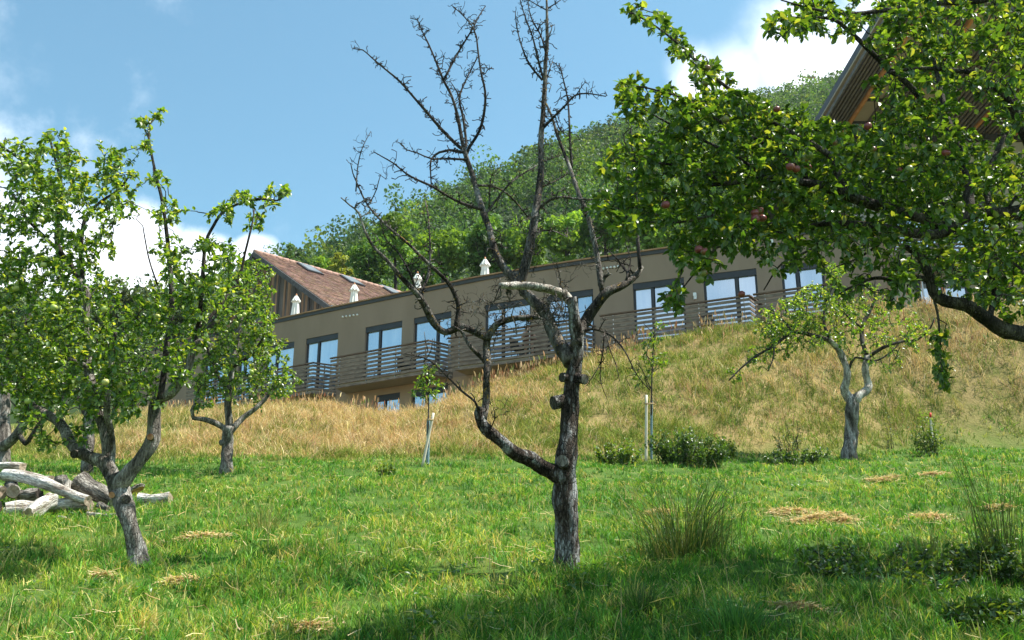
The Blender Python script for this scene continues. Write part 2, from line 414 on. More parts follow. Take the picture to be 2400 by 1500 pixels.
def gz(X, Y, micro=True):
    X = np.asarray(X, float); Y = np.asarray(Y, float)
    ye = np.interp(X, [-60, 3, 6.7, 10.5, 14], [20.5, 20.5, 21.5, 24, 24.5])
    z_m = -1.6 + 0.25 * Y + np.where(Y < 0, -0.06 * Y * 0, 0)
    ze = -1.6 + 0.25 * ye
    yc = np.interp(X, CR[:, 0], CR[:, 1]); zc = np.interp(X, CR[:, 0], CR[:, 2])
    t = np.clip((Y - ye) / np.maximum(yc - ye, 0.5), 0, 1)
    ts = t + 0.05 * np.sin(np.pi * t) - 0.06 * np.sin(2 * np.pi * t) * (t < 0.5)
    z_b = ze + (zc - ze) * ts
    t2 = np.clip((Y - yc) / (Y_PLAT - yc), 0, 1)
    z_p = zc + (12.0 - zc) * np.clip((t2 - 0.15) / 0.85, 0, 1)
    az = X / np.maximum(Y, 1.0)
    E = np.interp(az, SIL[:, 0], SIL[:, 1]); R = np.interp(az, SIL[:, 0], SIL[:, 2])
    zr = E * R - 3.5
    t3 = (Y - Y_PLAT) / (R - Y_PLAT)
    z_h = 12 + (zr - 12) * np.clip(t3, 0, 1) - np.clip(t3 - 1, 0, 2.0) * 22 + np.clip(t3 - 3, 0, None) * 0
    z = np.where(Y < ye, z_m, np.where(Y < yc, z_b, np.where(Y < Y_PLAT, z_p, z_h)))
    if micro:
        z = z + 0.05 * np.sin(X * 1.3 + 0.7 * np.sin(Y * 0.9)) * np.sin(Y * 1.1 + 0.4) + 0.03 * np.sin(X * 3.1 + Y * 2.3)
    return z

def ground_hit(px, py):
    d = ray(px, py); t = 2.0
    lo, hi = 3.0, 60.0
    ys = np.linspace(lo, hi, 1500)
    h = ys / d[1] * d[2] - gz(ys / d[1] * d[0], ys)
    i = np.argmax(h < 0)
    y = ys[i]
    return np.array([d[0] * y / d[1], y, float(gz(d[0] * y / d[1], y))])

# wood drop: one list of obstacles to keep grass out of is not needed, blades grow round everything

# ------------------------------------------------------------------ ground: one sheet
def build_ground():
    xs = np.concatenate([-np.geomspace(900, 26, 40), np.arange(-25.5, 25.6, 0.3), np.geomspace(26, 900, 40)])
    ys = np.concatenate([-np.geomspace(300, 3, 16), np.arange(-2.5, 47, 0.3), np.geomspace(47.5, 1100, 90)])
    X, Y = np.meshgrid(xs, ys)
    Z = gz(X, Y)
    nx, ny = len(xs), len(ys)
    V = np.stack([X.ravel(), Y.ravel(), Z.ravel()], 1)
    i = np.arange(nx - 1)[None, :] + nx * np.arange(ny - 1)[:, None]; i = i.ravel()
    F = np.stack([i, i + 1, i + nx + 1, i + nx], 1)
    m, nt, b, out = new_mat('meadow_ground')
    at = nt.nodes.new('ShaderNodeAttribute'); at.attribute_name = 'Col'      # R: bank share, G: forest share
    sep = nt.nodes.new('ShaderNodeSeparateColor'); nt.links.new(at.outputs['Color'], sep.inputs[0])
    g = ramp(nt, tex_noise(nt, 1.1, 8, 0.65), [(0.3, (0.05, 0.10, 0.018)), (0.55, (0.085, 0.15, 0.026)), (0.75, (0.16, 0.17, 0.05))])
    s = ramp(nt, tex_noise(nt, 1.6, 8, 0.65), [(0.3, (0.13, 0.14, 0.035)), (0.5, (0.25, 0.19, 0.075)), (0.7, (0.34, 0.25, 0.11))])
    f = ramp(nt, tex_noise(nt, 0.5, 6, 0.6), [(0.3, (0.02, 0.035, 0.012)), (0.7, (0.04, 0.07, 0.02))])
    c = mixc(nt, sep.outputs[1], mixc(nt, sep.outputs[0], g, s), f)
    nt.links.new(c, b.inputs['Base Color']); b.inputs['Roughness'].default_value = 0.95; b.inputs['Specular IOR Level'].default_value = 0.1
    bump(nt, b, tex_noise(nt, 14, 6, 0.7), 0.06, 0.8)
    ye = np.interp(X, [-60, 3, 6.7, 10.5, 14], [20.5, 20.5, 21.5, 24, 24.5])
    col = np.zeros((len(V), 3))
    col[:, 0] = np.clip((Y - ye + 0.3) / 1.5, 0, 1).ravel() * np.where(X < -9, 0.3, 1).ravel(); col[:, 1] = np.clip((Y - 50) / 6, 0, 1).ravel()
    o = mesh_np('ground', V, [F], m, None, col, True)
    tag(o, kind='structure')
build_ground()

# ------------------------------------------------------------------ grass (uncountable: stuff)
def blades(name, pos, h, w, lean, az, cols, mat, curve=1.0, parent=None):
    """pos (n,3); every blade is 7 vertices: a tapering strip bent over towards az"""
    n = len(pos)
    d = np.stack([np.cos(az), np.sin(az), np.zeros(n)], 1)
    side_a = RNG.uniform(0, 2 * np.pi, n)
    sd_ = np.stack([np.cos(side_a), np.sin(side_a), np.zeros(n)], 1)
    V = np.zeros((n, 7, 3))
    for k, (f, wf) in enumerate(((0, 0.8), (0.45, 1.0), (0.8, 0.6))):
        c = pos + d * (lean * h * f ** (1 + curve))[:, None] + np.array([0, 0, 1.0]) * (h * f * (1 - 0.35 * lean * f))[:, None]
        V[:, 2 * k] = c - sd_ * (w * wf / 2)[:, None]; V[:, 2 * k + 1] = c + sd_ * (w * wf / 2)[:, None]
    V[:, 6] = pos + d * (lean * h)[:, None] + np.array([0, 0, 1.0]) * (h * (1 - 0.4 * lean))[:, None]
    b = np.arange(n)[:, None] * 7
    Q = np.concatenate([b + np.array([[0, 1, 3, 2]]), b + np.array([[2, 3, 5, 4]])]); T = b + np.array([[4, 5, 6]])
    return mesh_np(name, V.reshape(-1, 3), [Q, T], mat, parent, np.repeat(cols, 7, axis=0), True)

LEAF_OUT = [(0.0, 0.0), (0.22, 0.36), (0.55, 0.5), (0.85, 0.28), (1.0, 0.0)]
def leaves(name, pos, d, up, L, W, cols, mat, parent=None, droop=0.25, fold=0.18, wood=None):
    """folded, pointed leaves: 8 vertices, 6 faces each"""
    n = len(pos)
    d = d / (np.linalg.norm(d, axis=1)[:, None] + 1e-9)
    s = np.cross(d, up); s /= np.linalg.norm(s, axis=1)[:, None] + 1e-9
    u = np.cross(s, d)
    V = np.zeros((n, 8, 3))
    def pt(t, w, k):
        return pos + d * (L * t)[:, None] + s * (W * w)[:, None] + u * (L * (k - droop * t * t))[:, None]
    V[:, 0] = pt(0, 0, 0); V[:, 1] = pt(0.3, -0.42, fold * 0.5); V[:, 2] = pt(0.68, -0.40, fold * 0.5); V[:, 3] = pt(1.0, 0, 0)
    V[:, 4] = pt(0.68, 0.40, fold * 0.5); V[:, 5] = pt(0.3, 0.42, fold * 0.5); V[:, 6] = pt(0.3, 0, 0); V[:, 7] = pt(0.68, 0, 0)
    b = np.arange(n)[:, None] * 8
    Q = np.concatenate([b + np.array([[6, 1, 2, 7]]), b + np.array([[5, 6, 7, 4]])])
    T = np.concatenate([b + np.array([[0, 1, 6]]), b + np.array([[0, 6, 5]]), b + np.array([[7, 2, 3]]), b + np.array([[7, 3, 4]])])
    if wood is None: return mesh_np(name, V.reshape(-1, 3), [Q, T], mat, parent, np.repeat(cols, 8, axis=0))
    mb, wmat = wood                  # the fine twigs of the same crown, as its second material
    Vw = np.concatenate(mb.v); Qw = np.concatenate(mb.q) + 8 * n
    o = mesh_np(name, np.concatenate([V.reshape(-1, 3), Vw]), [Q, T, Qw], mat, parent, np.concatenate([np.repeat(cols, 8, axis=0), np.ones((len(Vw), 3))]))
    o.data.materials.append(wmat)
    o.data.polygons.foreach_set('material_index', np.concatenate([np.zeros(len(Q) + len(T), dtype=np.int32), np.ones(len(Qw), dtype=np.int32)]))
    return o

def rand_dirs(n):
    v = RNG.normal(size=(n, 3)); return v / np.linalg.norm(v, axis=1)[:, None]


def vnoise(X, Y, s, seed=0.0, oct=3):
    v = np.zeros_like(X, dtype=float); a = 1.0
    for k in range(oct):
        p = seed * 1.7 + k * 2.1
        v += a * (np.sin(X * s + p + 1.6 * np.sin(Y * s * 0.83 + p * 1.3)) * np.sin(Y * s * 1.13 - p + 1.3 * np.sin(X * s * 0.71 + 0.5 * p)))
        s *= 2.03; a *= 0.55
    return v / 1.6

def frustum_points(n, y0, y1, power=1.0, half=0.60, extra=0.8):
    u = RNG.uniform(0, 1, n)
    Y = (y0 ** power + u * (y1 ** power - y0 ** power)) ** (1 / power)
    X = RNG.uniform(-1, 1, n) * (half * Y + extra)
    return X, Y

def palette(cols, w, n):
    c = np.array(cols)[RNG.choice(len(cols), n, p=np.array(w) / sum(w))]
    return c * RNG.uniform(0.75, 1.25, (n, 1)) * RNG.uniform(0.93, 1.07, (n, 3))

G_COLS = [(0.042, 0.145, 0.016), (0.08, 0.225, 0.025), (0.15, 0.295, 0.035), (0.33, 0.385, 0.065), (0.5, 0.43, 0.15)]
def build_meadow_grass():
    # mown meadow: every point is a little tuft of a few blades
    nt_ = 118000; k = 5
    X, Y = frustum_points(nt_, 4.0, 25.0, 0.35, 0.74, 1.4)
    m_ = Y < np.interp(X, [-60, 3, 6.7, 10.5, 14], [20.9, 20.9, 21.9, 24.4, 24.9]) + 1.0 * vnoise(X, Y, 1.3, 57) + 0.3; X, Y = X[m_], Y[m_]; nt_ = len(X)
    clump = vnoise(X, Y, 2.6, 3) * 0.6 + vnoise(X, Y, 6.0, 13) * 0.5
    keep = RNG.uniform(0, 1, nt_) < np.clip(0.62 + 0.75 * clump, 0.12, 1)
    X, Y, clump = X[keep], Y[keep], clump[keep]; nt_ = len(X)
    patch = vnoise(X, Y, 0.75, 1) * 0.7 + vnoise(X, Y, 2.2, 21) * 0.45
    lush = np.clip((Y - 15.5) / 3, 0, 1) * 0.5
    yellow = np.clip(0.46 + 0.9 * patch - lush * 0.7 + np.clip((9.8 - Y) / 3, 0, 0.6) * np.clip((1.5 - X) / 3, 0, 1), 0.03, 0.9)
    h0 = RNG.uniform(0.05, 0.12, nt_) * (1 + 0.9 * np.clip(clump, -0.4, 1)) * np.interp(Y, [4, 10, 21], [1.35, 1.1, 1.0])
    gcol = palette(G_COLS, [3.5, 4.5, 3, 0.7, 0.2], nt_); ycol = palette(G_COLS, [0.3, 1.6, 4, 3.4, 1.5], nt_)
    tc = np.where((RNG.uniform(0, 1, nt_) < yellow)[:, None], ycol, gcol)
    XX = np.repeat(X, k) + RNG.normal(0, 0.022, nt_ * k); YY = np.repeat(Y, k) + RNG.normal(0, 0.022, nt_ * k); n = len(XX)
    h = np.repeat(h0, k) * RNG.uniform(0.5, 1.2, n); w = RNG.uniform(0.004, 0.0085, n) * np.interp(YY, [4, 9, 21], [0.8, 1.15, 2.0])
    cols = np.repeat(tc, k, 0) * RNG.uniform(0.7, 1.3, (n, 1))
    dead = RNG.uniform(0, 1, n) < 0.045
    cols[dead] = palette([(0.46, 0.38, 0.17), (0.36, 0.29, 0.13)], [1, 1], int(dead.sum()))
    o = blades('meadow_grass', np.stack([XX, YY, gz(XX, YY) - 0.005], 1), h, w, RNG.uniform(0.15, 1.15, n), RNG.uniform(0, 2 * np.pi, n), cols, M['grass'])
    tag(o, 'short mown green meadow grass around the tree trunks', 'grass', kind='stuff')
    # lusher tufts
    nt_ = 1700
    X, Y = frustum_points(nt_, 4.2, 17, 0.4)
    kp = vnoise(X, Y, 1.3, 31) > RNG.uniform(-0.6, 0.7, nt_); X, Y = X[kp], Y[kp]; nt_ = len(X)
    k = 30
    sp = np.repeat(RNG.uniform(0.02, 0.075, nt_), k)
    XX = np.repeat(X, k) + RNG.normal(0, 1, nt_ * k) * sp; YY = np.repeat(Y, k) + RNG.normal(0, 1, nt_ * k) * sp
    n = len(XX)
    h = np.repeat(RNG.uniform(0.10, 0.27, nt_) * np.interp(Y, [4, 9, 17], [1, 0.85, 0.65]), k) * RNG.uniform(0.55, 1.15, n)
    cols = palette(G_COLS, [4, 5, 3, 0.8, 0.3], nt_).repeat(k, 0) * RNG.uniform(0.7, 1.3, (n, 1))
    o = blades('grass_tufts', np.stack([XX, YY, gz(XX, YY) - 0.005], 1), h, RNG.uniform(0.005, 0.0095, n), RNG.uniform(0.25, 1.1, n), RNG.uniform(0, 2 * np.pi, n), cols, M['grass'], 1.3)
    tag(o, 'longer arching green grass tufts in the foreground meadow', 'grass', kind='stuff')
    # low broad leaved weeds, plantain and clover between the blades
    nt_ = 900; X, Y = frustum_points(nt_, 4.5, 16, 0.4); kp = vnoise(X, Y, 1.1, 61) > RNG.uniform(-0.3, 0.9, nt_); X, Y = X[kp], Y[kp]; k = 14
    XX = np.repeat(X, k) + RNG.normal(0, 0.05, len(X) * k); YY = np.repeat(Y, k) + RNG.normal(0, 0.05, len(X) * k); n = len(XX)
    L = np.repeat(RNG.uniform(0.03, 0.07, len(X)), k) * RNG.uniform(0.6, 1.2, n)
    o = leaves('meadow_weeds', np.stack([XX, YY, gz(XX, YY) + RNG.uniform(0.03, 0.10, n)], 1), rand_dirs(n) * np.array([1, 1, 0.3]) + np.array([0, 0, 0.25]), rand_dirs(n) * 0.4 + np.array([0, 0, 1.0]), L, L * 0.6, palette([(0.05, 0.13, 0.025), (0.09, 0.18, 0.04), (0.13, 0.2, 0.06)], [2, 2, 1], n), M['leaf'])
    tag(o, 'low broad leaved weeds and clover between the grass blades', 'weeds', kind='stuff')
    # cut stalks lying about in the sward
    n = 3600; X, Y = frustum_points(n, 4.8, 20, 0.7); kp = vnoise(X, Y, 0.9, 71) > RNG.uniform(-0.7, 0.9, n); X, Y = X[kp], Y[kp]; n = len(X)
    az = RNG.uniform(0, 2 * np.pi, n); L = RNG.uniform(0.05, 0.2, n); d = np.stack([np.cos(az), np.sin(az), 0.25 * np.sin(az) + RNG.normal(0, 0.15, n)], 1)
    A = np.stack([X, Y, gz(X, Y) + RNG.uniform(0.03, 0.11, n)], 1); sv = np.cross(d, np.array([0, 0, 1.0])); sv /= np.linalg.norm(sv, axis=1)[:, None]; wd = (RNG.uniform(0.0013, 0.003, n) * np.interp(Y, [4, 20], [0.9, 1.8]))[:, None]
    up = np.array([0, 0, 0.003]); B = A + d * (L * 0.55)[:, None]; C_ = B + (d + RNG.normal(0, 0.25, (n, 3))) * (L * 0.45)[:, None]
    V = np.stack([A - sv * wd, A + sv * wd + up, B - sv * wd, B + sv * wd + up, C_ - sv * wd, C_ + sv * wd + up], 1); b = np.arange(n)[:, None] * 6
    o = mesh_np('straw_litter', V.reshape(-1, 3), [np.concatenate([b + np.array([[0, 1, 3, 2]]), b + np.array([[2, 3, 5, 4]])])], M['straw'], None, np.repeat(palette([(0.62, 0.5, 0.27), (0.52, 0.46, 0.18), (0.42, 0.3, 0.14)], [3, 3, 1], n), 6, 0))
    tag(o, 'single cut straws lying scattered in the meadow grass', 'straw', kind='stuff')
    spots = [(1165, 1290, 26), (500, 1235, 40), (620, 1250, 60), (420, 1215, 40), (240, 1300, 30), (560, 1200, 40), (690, 1180, 30), (1700, 1230, 30), (1820, 1140, 30), (60, 1240, 30), (780, 1300, 20), (1010, 1150, 22), (1480, 1180, 25), (1230, 1200, 18), (900, 1110, 20)]
    pos = []
    for px, py, c in spots:
        g = ground_hit(px, py); m_ = 12
        pos.append(g[None, :] + np.stack([RNG.normal(0, c / FPX * g[1] * 0.5, m_), RNG.normal(0, 0.25, m_), np.zeros(m_)], 1))
    pos = np.concatenate(pos); X, Y = frustum_points(600, 5, 20, 0.6); pos = np.concatenate([pos, np.stack([X, Y, Y * 0], 1)])
    pos[:, 2] = gz(pos[:, 0], pos[:, 1]); n = len(pos)
    o = blades('standing_grass_stalks', pos, RNG.uniform(0.15, 0.42, n), RNG.uniform(0.004, 0.007, n), RNG.uniform(0.05, 0.8, n), RNG.uniform(0, 2 * np.pi, n),
               palette([(0.42, 0.36, 0.11), (0.30, 0.30, 0.08), (0.5, 0.4, 0.18)], [3, 3, 2], n), M['straw'], 1.0)
    tag(o, 'thin yellow grass stalks left standing in the mown meadow', 'grass', kind='stuff')

def build_bank_grass():
    nt_ = 90000; k = 6
    X, Y = frustum_points(nt_, 18.8, 37.5, 0.8, 0.66, 1.2)
    ye = np.interp(X, [-60, 3, 6.7, 10.5, 14], [20.5, 20.5, 21.5, 24, 24.5]); yc = np.interp(X, CR[:, 0], CR[:, 1])
    clump = vnoise(X, Y, 1.4, 41) * 0.7 + vnoise(X, Y, 3.7, 43) * 0.75
    edge = ye + 0.9 * vnoise(X, X * 0.0 + 3.0, 0.9, 51) + 0.7 * vnoise(X, Y, 2.3, 53)
    keep = (Y > edge - 0.9) & (Y < yc + 0.8) & (RNG.uniform(0, 1, nt_) < np.clip((Y - edge + 0.9) / 2.4, 0.05, 1)) & (X > -14.5)
    keep &= RNG.uniform(0, 1, nt_) < np.clip(0.72 + 0.7 * clump, 0.2, 1)
    X, Y, ye, yc, clump = X[keep], Y[keep], ye[keep], yc[keep], clump[keep]; nt_ = len(X)
    t = (Y - ye) / (yc - ye)
    pn = vnoise(X, Y * 1.2, 0.7, 2) * 0.8 + vnoise(X, Y, 2.1, 9) * 0.75
    gold = np.interp(X, [-14, -8, -5, -1, 1.0, 3, 7, 13], [0.06, 0.62, 0.88, 0.70, 0.32, 0.10, 0.14, 0.32]) + 0.6 * pn + np.interp(t, [-0.1, 0.05, 0.18, 0.35, 0.7, 1], [-0.8, -0.5, -0.2, 0, 0, 0.12])
    gold = np.clip(gold, 0.04, 0.96)
    isg = RNG.uniform(0, 1, nt_) < gold
    straw = palette([(0.58, 0.42, 0.21), (0.66, 0.52, 0.29), (0.48, 0.29, 0.16), (0.52, 0.42, 0.15), (0.42, 0.36, 0.10)], [4, 3.4, 1.6, 2, 1], nt_)
    green = palette([(0.08, 0.155, 0.02), (0.14, 0.22, 0.03), (0.23, 0.28, 0.05), (0.36, 0.36, 0.09)], [1.6, 4, 4, 3], nt_)
    tc = np.where(isg[:, None], straw, green)
    h0 = np.where(isg, RNG.uniform(0.16, 0.46, nt_), RNG.uniform(0.12, 0.36, nt_)) * np.clip(0.45 + t * 4, 0.45, 1) * (1 + 0.55 * np.clip(clump, -0.7, 1))
    sp = np.repeat(RNG.uniform(0.03, 0.11, nt_), k); n = nt_ * k
    XX = np.repeat(X, k) + RNG.normal(0, 1, n) * sp; YY = np.repeat(Y, k) + RNG.normal(0, 1, n) * sp
    az = np.repeat(RNG.uniform(0, 2 * np.pi, nt_), k) + RNG.normal(0, 0.9, n)
    cols = np.repeat(tc, k, 0) * RNG.uniform(0.65, 1.3, (n, 1))
    o = blades('long_dry_grass', np.stack([XX, YY, gz(XX, YY) - 0.01], 1), np.repeat(h0, k) * RNG.uniform(0.5, 1.25, n), RNG.uniform(0.006, 0.014, n) * np.interp(YY, [20, 36], [1.0, 1.5]), RNG.uniform(0.2, 1.25, n), az, cols, M['straw'], 1.2)
    tag(o, 'long golden and green uncut grass covering the steep bank', 'grass', kind='stuff')
    # seed heads and weeds that stand up against the building
    n = 2600
    X = RNG.uniform(-14, 15, n); yc = np.interp(X, CR[:, 0], CR[:, 1]); Y = yc + RNG.uniform(-1.6, 0.6, n)
    cl = vnoise(X, X * 0.3, 1.6, 8); kk = RNG.uniform(-0.7, 1, n) < cl; X, Y = X[kk], Y[kk]; n = len(X)
    h = RNG.uniform(0.3, 0.75, n)
    cols = palette([(0.42, 0.26, 0.13), (0.30, 0.13, 0.07), (0.50, 0.36, 0.2), (0.16, 0.2, 0.05)], [4, 1.6, 3, 2], n)
    base = np.stack([X, Y, gz(X, Y)], 1)
    lean = RNG.uniform(0, 0.35, n); az = RNG.uniform(0, 2 * np.pi, n)
    o = blades('bank_seed_heads', np.concatenate([base, base + np.stack([np.cos(az) * lean * h * 0.72, np.sin(az) * lean * h * 0.72, h * 0.72], 1)]),
               np.concatenate([h, h * 0.3]), np.concatenate([np.full(n, 0.009), RNG.uniform(0.025, 0.06, n)]), np.concatenate([lean, lean]), np.concatenate([az, az]), np.concatenate([cols, cols * 1.1]), M['straw'])
    tag(o, 'reddish brown seed heads along the top of the bank', 'grass', kind='stuff')

build_meadow_grass(); build_bank_grass()

# ------------------------------------------------------------------ the terraced building
FLOOR_Z, HEAD_Z = 9.50, 11.88
bld_base = fpos(s_at(1200, 640))
bld = empty('terraced_building', (bld_base[0], bld_base[1], 8.0), 'long low curved building of olive render with dark framed windows and roof terrace', 'building')

def strip(mb, s0, s1, z0, z1, o0=0.0, o1=-0.30, step=0.9, col=(1, 1, 1)):
    """curved wall piece between outward offsets o0 and o1"""
    k = max(1, int((s1 - s0) / step)); ss = np.linspace(s0, s1, k + 1)
    V = []
    for s in ss:
        p = fpos(s); n = fnorm(s)
        for o_, z in ((o0, z0), (o0, z1), (o1, z1), (o1, z0)):
            q = p + n * o_; V.append((q[0], q[1], z))
    Q = []
    for i in range(k):
        a, b = i * 4, i * 4 + 4
        for j in range(4):
            j2 = (j + 1) % 4; Q.append([a + j, b + j, b + j2, a + j2])
    Q.append([0, 1, 2, 3]); e = k * 4; Q.append([e + 3, e + 2, e + 1, e])
    mb.add(V, Q, col=col)

WINS = [(488, 552, 0), (566, 600, 0), (627, 693, 0), (720, 795, 0), (858, 943, 0), (970, 1058, 1), (1137, 1245, 0), (1283, 1393, 1), (1487, 1610, 0), (1655, 1785, 1), (1843, 1945, 0)]
LOW = [(878, 938, 0), (965, 1050, 0)]
S_END = FAC_S[-1]
def build_facade():
    up = sorted((s_at(a, 770), s_at(b, 770), f) for a, b, f in [(a, b, f) for a, b, f in WINS])
    wall = MB(); s = 0.0
    for a, b, f in up:
        strip(wall, s, a, FLOOR_Z - 0.25, ROOF_Z - 0.14); strip(wall, a, b, HEAD_Z, ROOF_Z - 0.14)
        strip(wall, a, b, FLOOR_Z - 0.25, FLOOR_Z); s = b
    strip(wall, s, S_END, FLOOR_Z - 0.25, ROOF_Z - 0.14)
    # end wall on the left, running back
    for s_, sg in ((0.02, 1), (S_END - 0.02, -1)):
        p = fpos(s_); n = fnorm(s_); q = p - n * 9
        t = np.array([-n[1], n[0]])
        wall.beam((*(p - n * 0.31), (ROOF_Z + 6.0) / 2), (*q, (ROOF_Z + 6.0) / 2), 0.3, ROOF_Z - 6.0 - 0.14)
    wall.build('wall', M['render'], bld)
    low = MB(); s = 0.0
    lw = sorted((s_at(a, 930), s_at(b, 925), f) for a, b, f in LOW)
    for a, b, f in lw:
        strip(low, s, a, 5.6, FLOOR_Z - 0.25); strip(low, a, b, 9.0, FLOOR_Z - 0.25); s = b
    strip(low, s, S_END, 5.6, FLOOR_Z - 0.25)
    low.build('lower_wall', M['render_warm'], bld)
    cp = MB(); strip(cp, 0, S_END, ROOF_Z, ROOF_Z + 0.05, 0.09, -0.36, 0.6); cp.build('coping', M['coping'], bld)
    fa = MB(); strip(fa, 0, S_END, ROOF_Z - 0.14, ROOF_Z, 0.045, -0.33, 0.6); fa.build('roof_edge', M['fascia'], bld)
    rf = MB(); strip(rf, 0, S_END, ROOF_Z - 0.75, ROOF_Z - 0.5, -0.31, -9.2); rf.build('terrace', M['terrace'], bld)
    def window(a, b, z0, z1, flip, curtain=False):
        pa, pb = fpos(a), fpos(b); n = fnorm((a + b) / 2); ins = 0.13
        A = pa - n * ins; B = pb - n * ins
        fr = MB(); zc = (z0 + z1) / 2; h = z1 - z0
        L3 = lambda p, z: (p[0], p[1], z)
        d = (B - A) / np.linalg.norm(B - A)
        fr.beam(L3(A - d * 0.02 + n * 0.03, z1 - 0.11), L3(B + d * 0.02 + n * 0.03, z1 - 0.11), 0.14, 0.22)
        fr.beam(L3(A, z0 + 0.04), L3(B, z0 + 0.04), 0.09, 0.08)
        mid = A + (B - A) * (0.62 if flip else 0.38)
        for q, w_ in ((A + d * 0.035, 0.07), (mid, 0.15), (B - d * 0.035, 0.07)):
            fr.beam(L3(q, z0 + 0.08), L3(q, z1 - 0.22), 0.09, w_, up=(n[0], n[1], 0))
        f = fr.build('window', M['frame'], bld)
        for q0, q1 in ((A + d * 0.07, mid - d * 0.075), (mid + d * 0.075, B - d * 0.07)):
            g = MB(); g.beam(L3(q0, zc - 0.07), L3(q1, zc - 0.07), 0.03, h - 0.30)
            g.build('pane', M['glass'], f)
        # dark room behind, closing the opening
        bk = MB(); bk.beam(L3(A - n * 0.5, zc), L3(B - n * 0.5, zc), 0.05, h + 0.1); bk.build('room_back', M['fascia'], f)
    for a, b, f in up: window(a, b, FLOOR_Z, HEAD_Z, f)
    for a, b, f in lw: window(a, b, 6.9, 9.0, f)
    # little round wall vents in rows, a wall lamp and a small box
    for px, py, k in ((827, 743, 5), (1437, 630, 5)):
        for i in range(k):
            x = px + (i - k / 2) * 8.5
            s_ = s_at(x, py - 1.5 * i); p = fpos(s_); n = fnorm(s_); d = ray(x, py - 1.2 * i); z = d[2] * p[1] / d[1]
            v = MB(); v.tube([(*(p - n * 0.02), z), (*(p + n * 0.03), z), (*(p + n * 0.05), z - 0.02)], [0.04, 0.045, 0.03], 10)
            v.build('wall_vent', M['white_lamp'], bld, True)
    for px, py, nm in ((1630, 692, 'wall_fitting'), (1810, 568, 'wall_fitting')):
        s_ = s_at(px, py); p = fpos(s_); n = fnorm(s_); d = ray(px, py); z = d[2] * p[1] / d[1]
        v = MB(); v.beam((*(p + n * 0.0), z), (*(p + n * 0.12), z), 0.1, 0.12); v.beam((*(p + n * 0.06), z - 0.06), (*(p + n * 0.06), z - 0.16), 0.09, 0.09, up=(1, 0, 0)); v.build(nm, M['white_lamp'], bld)

RAIL_Z = 10.47
def at_z(px, py, z):
    d = ray(px, py); return d * (z / d[2])
BALC = [((448, 904), (735, 850), (792, 864)), ((787, 838), (1005, 798), (1062, 814)), ((1065, 791), (1338, 750), (1395, 764)), ((1423, 738), (1756, 693), (1792, 706)), ((1785, 688), (1962, 663), (1992, 672))]
def build_balconies():
    for i, (fl, fr_, wr) in enumerate(BALC):
        A = at_z(*fl, RAIL_Z)[:2]; B = at_z(*fr_, RAIL_Z)[:2]
        sw = s_at(*wr); W = fpos(sw); dl = W - B
        Wl = fpos(np.clip(s_at(fl[0] + 30, fl[1]), 0.1, 99))
        n = fnorm(s_at(fl[0] + 100, fl[1])); L3 = lambda p, z: (p[0], p[1], z)
        # slab
        sl = MB(); z0, z1 = FLOOR_Z - 0.24, FLOOR_Z - 0.02
        ins = 0.06
        a, b, w, l = A - n * ins, B - n * ins, W + n * 0.004, Wl + n * 0.004
        sl.hexa([L3(a, z0), L3(b, z0), L3(w, z0), L3(l, z0)], [L3(a, z1), L3(b, z1), L3(w, z1), L3(l, z1)])
        bal = sl.build('balcony', M['soffit'], bld)
        mb = MB(); NS = 8
        zs = [z0 + 0.0 + (RAIL_Z - 0.12 - z0) * k / (NS - 1) for k in range(NS)]
        d = (B - A) / np.linalg.norm(B - A)
        for z in zs:
            mb.beam(L3(A - d * 0.25, z), L3(B, z), 0.035, 0.088)
            mb.beam(L3(B + (W - B) * 0.02, z), L3(W, z), 0.035, 0.088)
        mb.build('slat', M['slat'], bal)
        hr = MB(); hr.beam(L3(A - d * 0.27, RAIL_Z), L3(B + d * 0.03, RAIL_Z), 0.10, 0.045); hr.beam(L3(B + (W - B) * 0.03, RAIL_Z - 0.003), L3(W, RAIL_Z - 0.003), 0.10, 0.042)
        hr.build('handrail', M['rail'], bal)
        Lr = np.linalg.norm(B - A); k = max(3, int(Lr / 1.35) + 1)
        for j in range(k + 1):
            q = A + (B - A) * (0.04 + 0.92 * j / (k - 1)) - n * 0.045
            if j == k: q = B + (W - B) * 0.5 - d * 0.04
            po = MB(); po.beam(L3(q, z0 - 0.02), L3(q, RAIL_Z - 0.03), 0.022, 0.05, up=(n[0], n[1], 0))
            po.build('post', M['steel'], bal)
build_facade(); build_balconies()

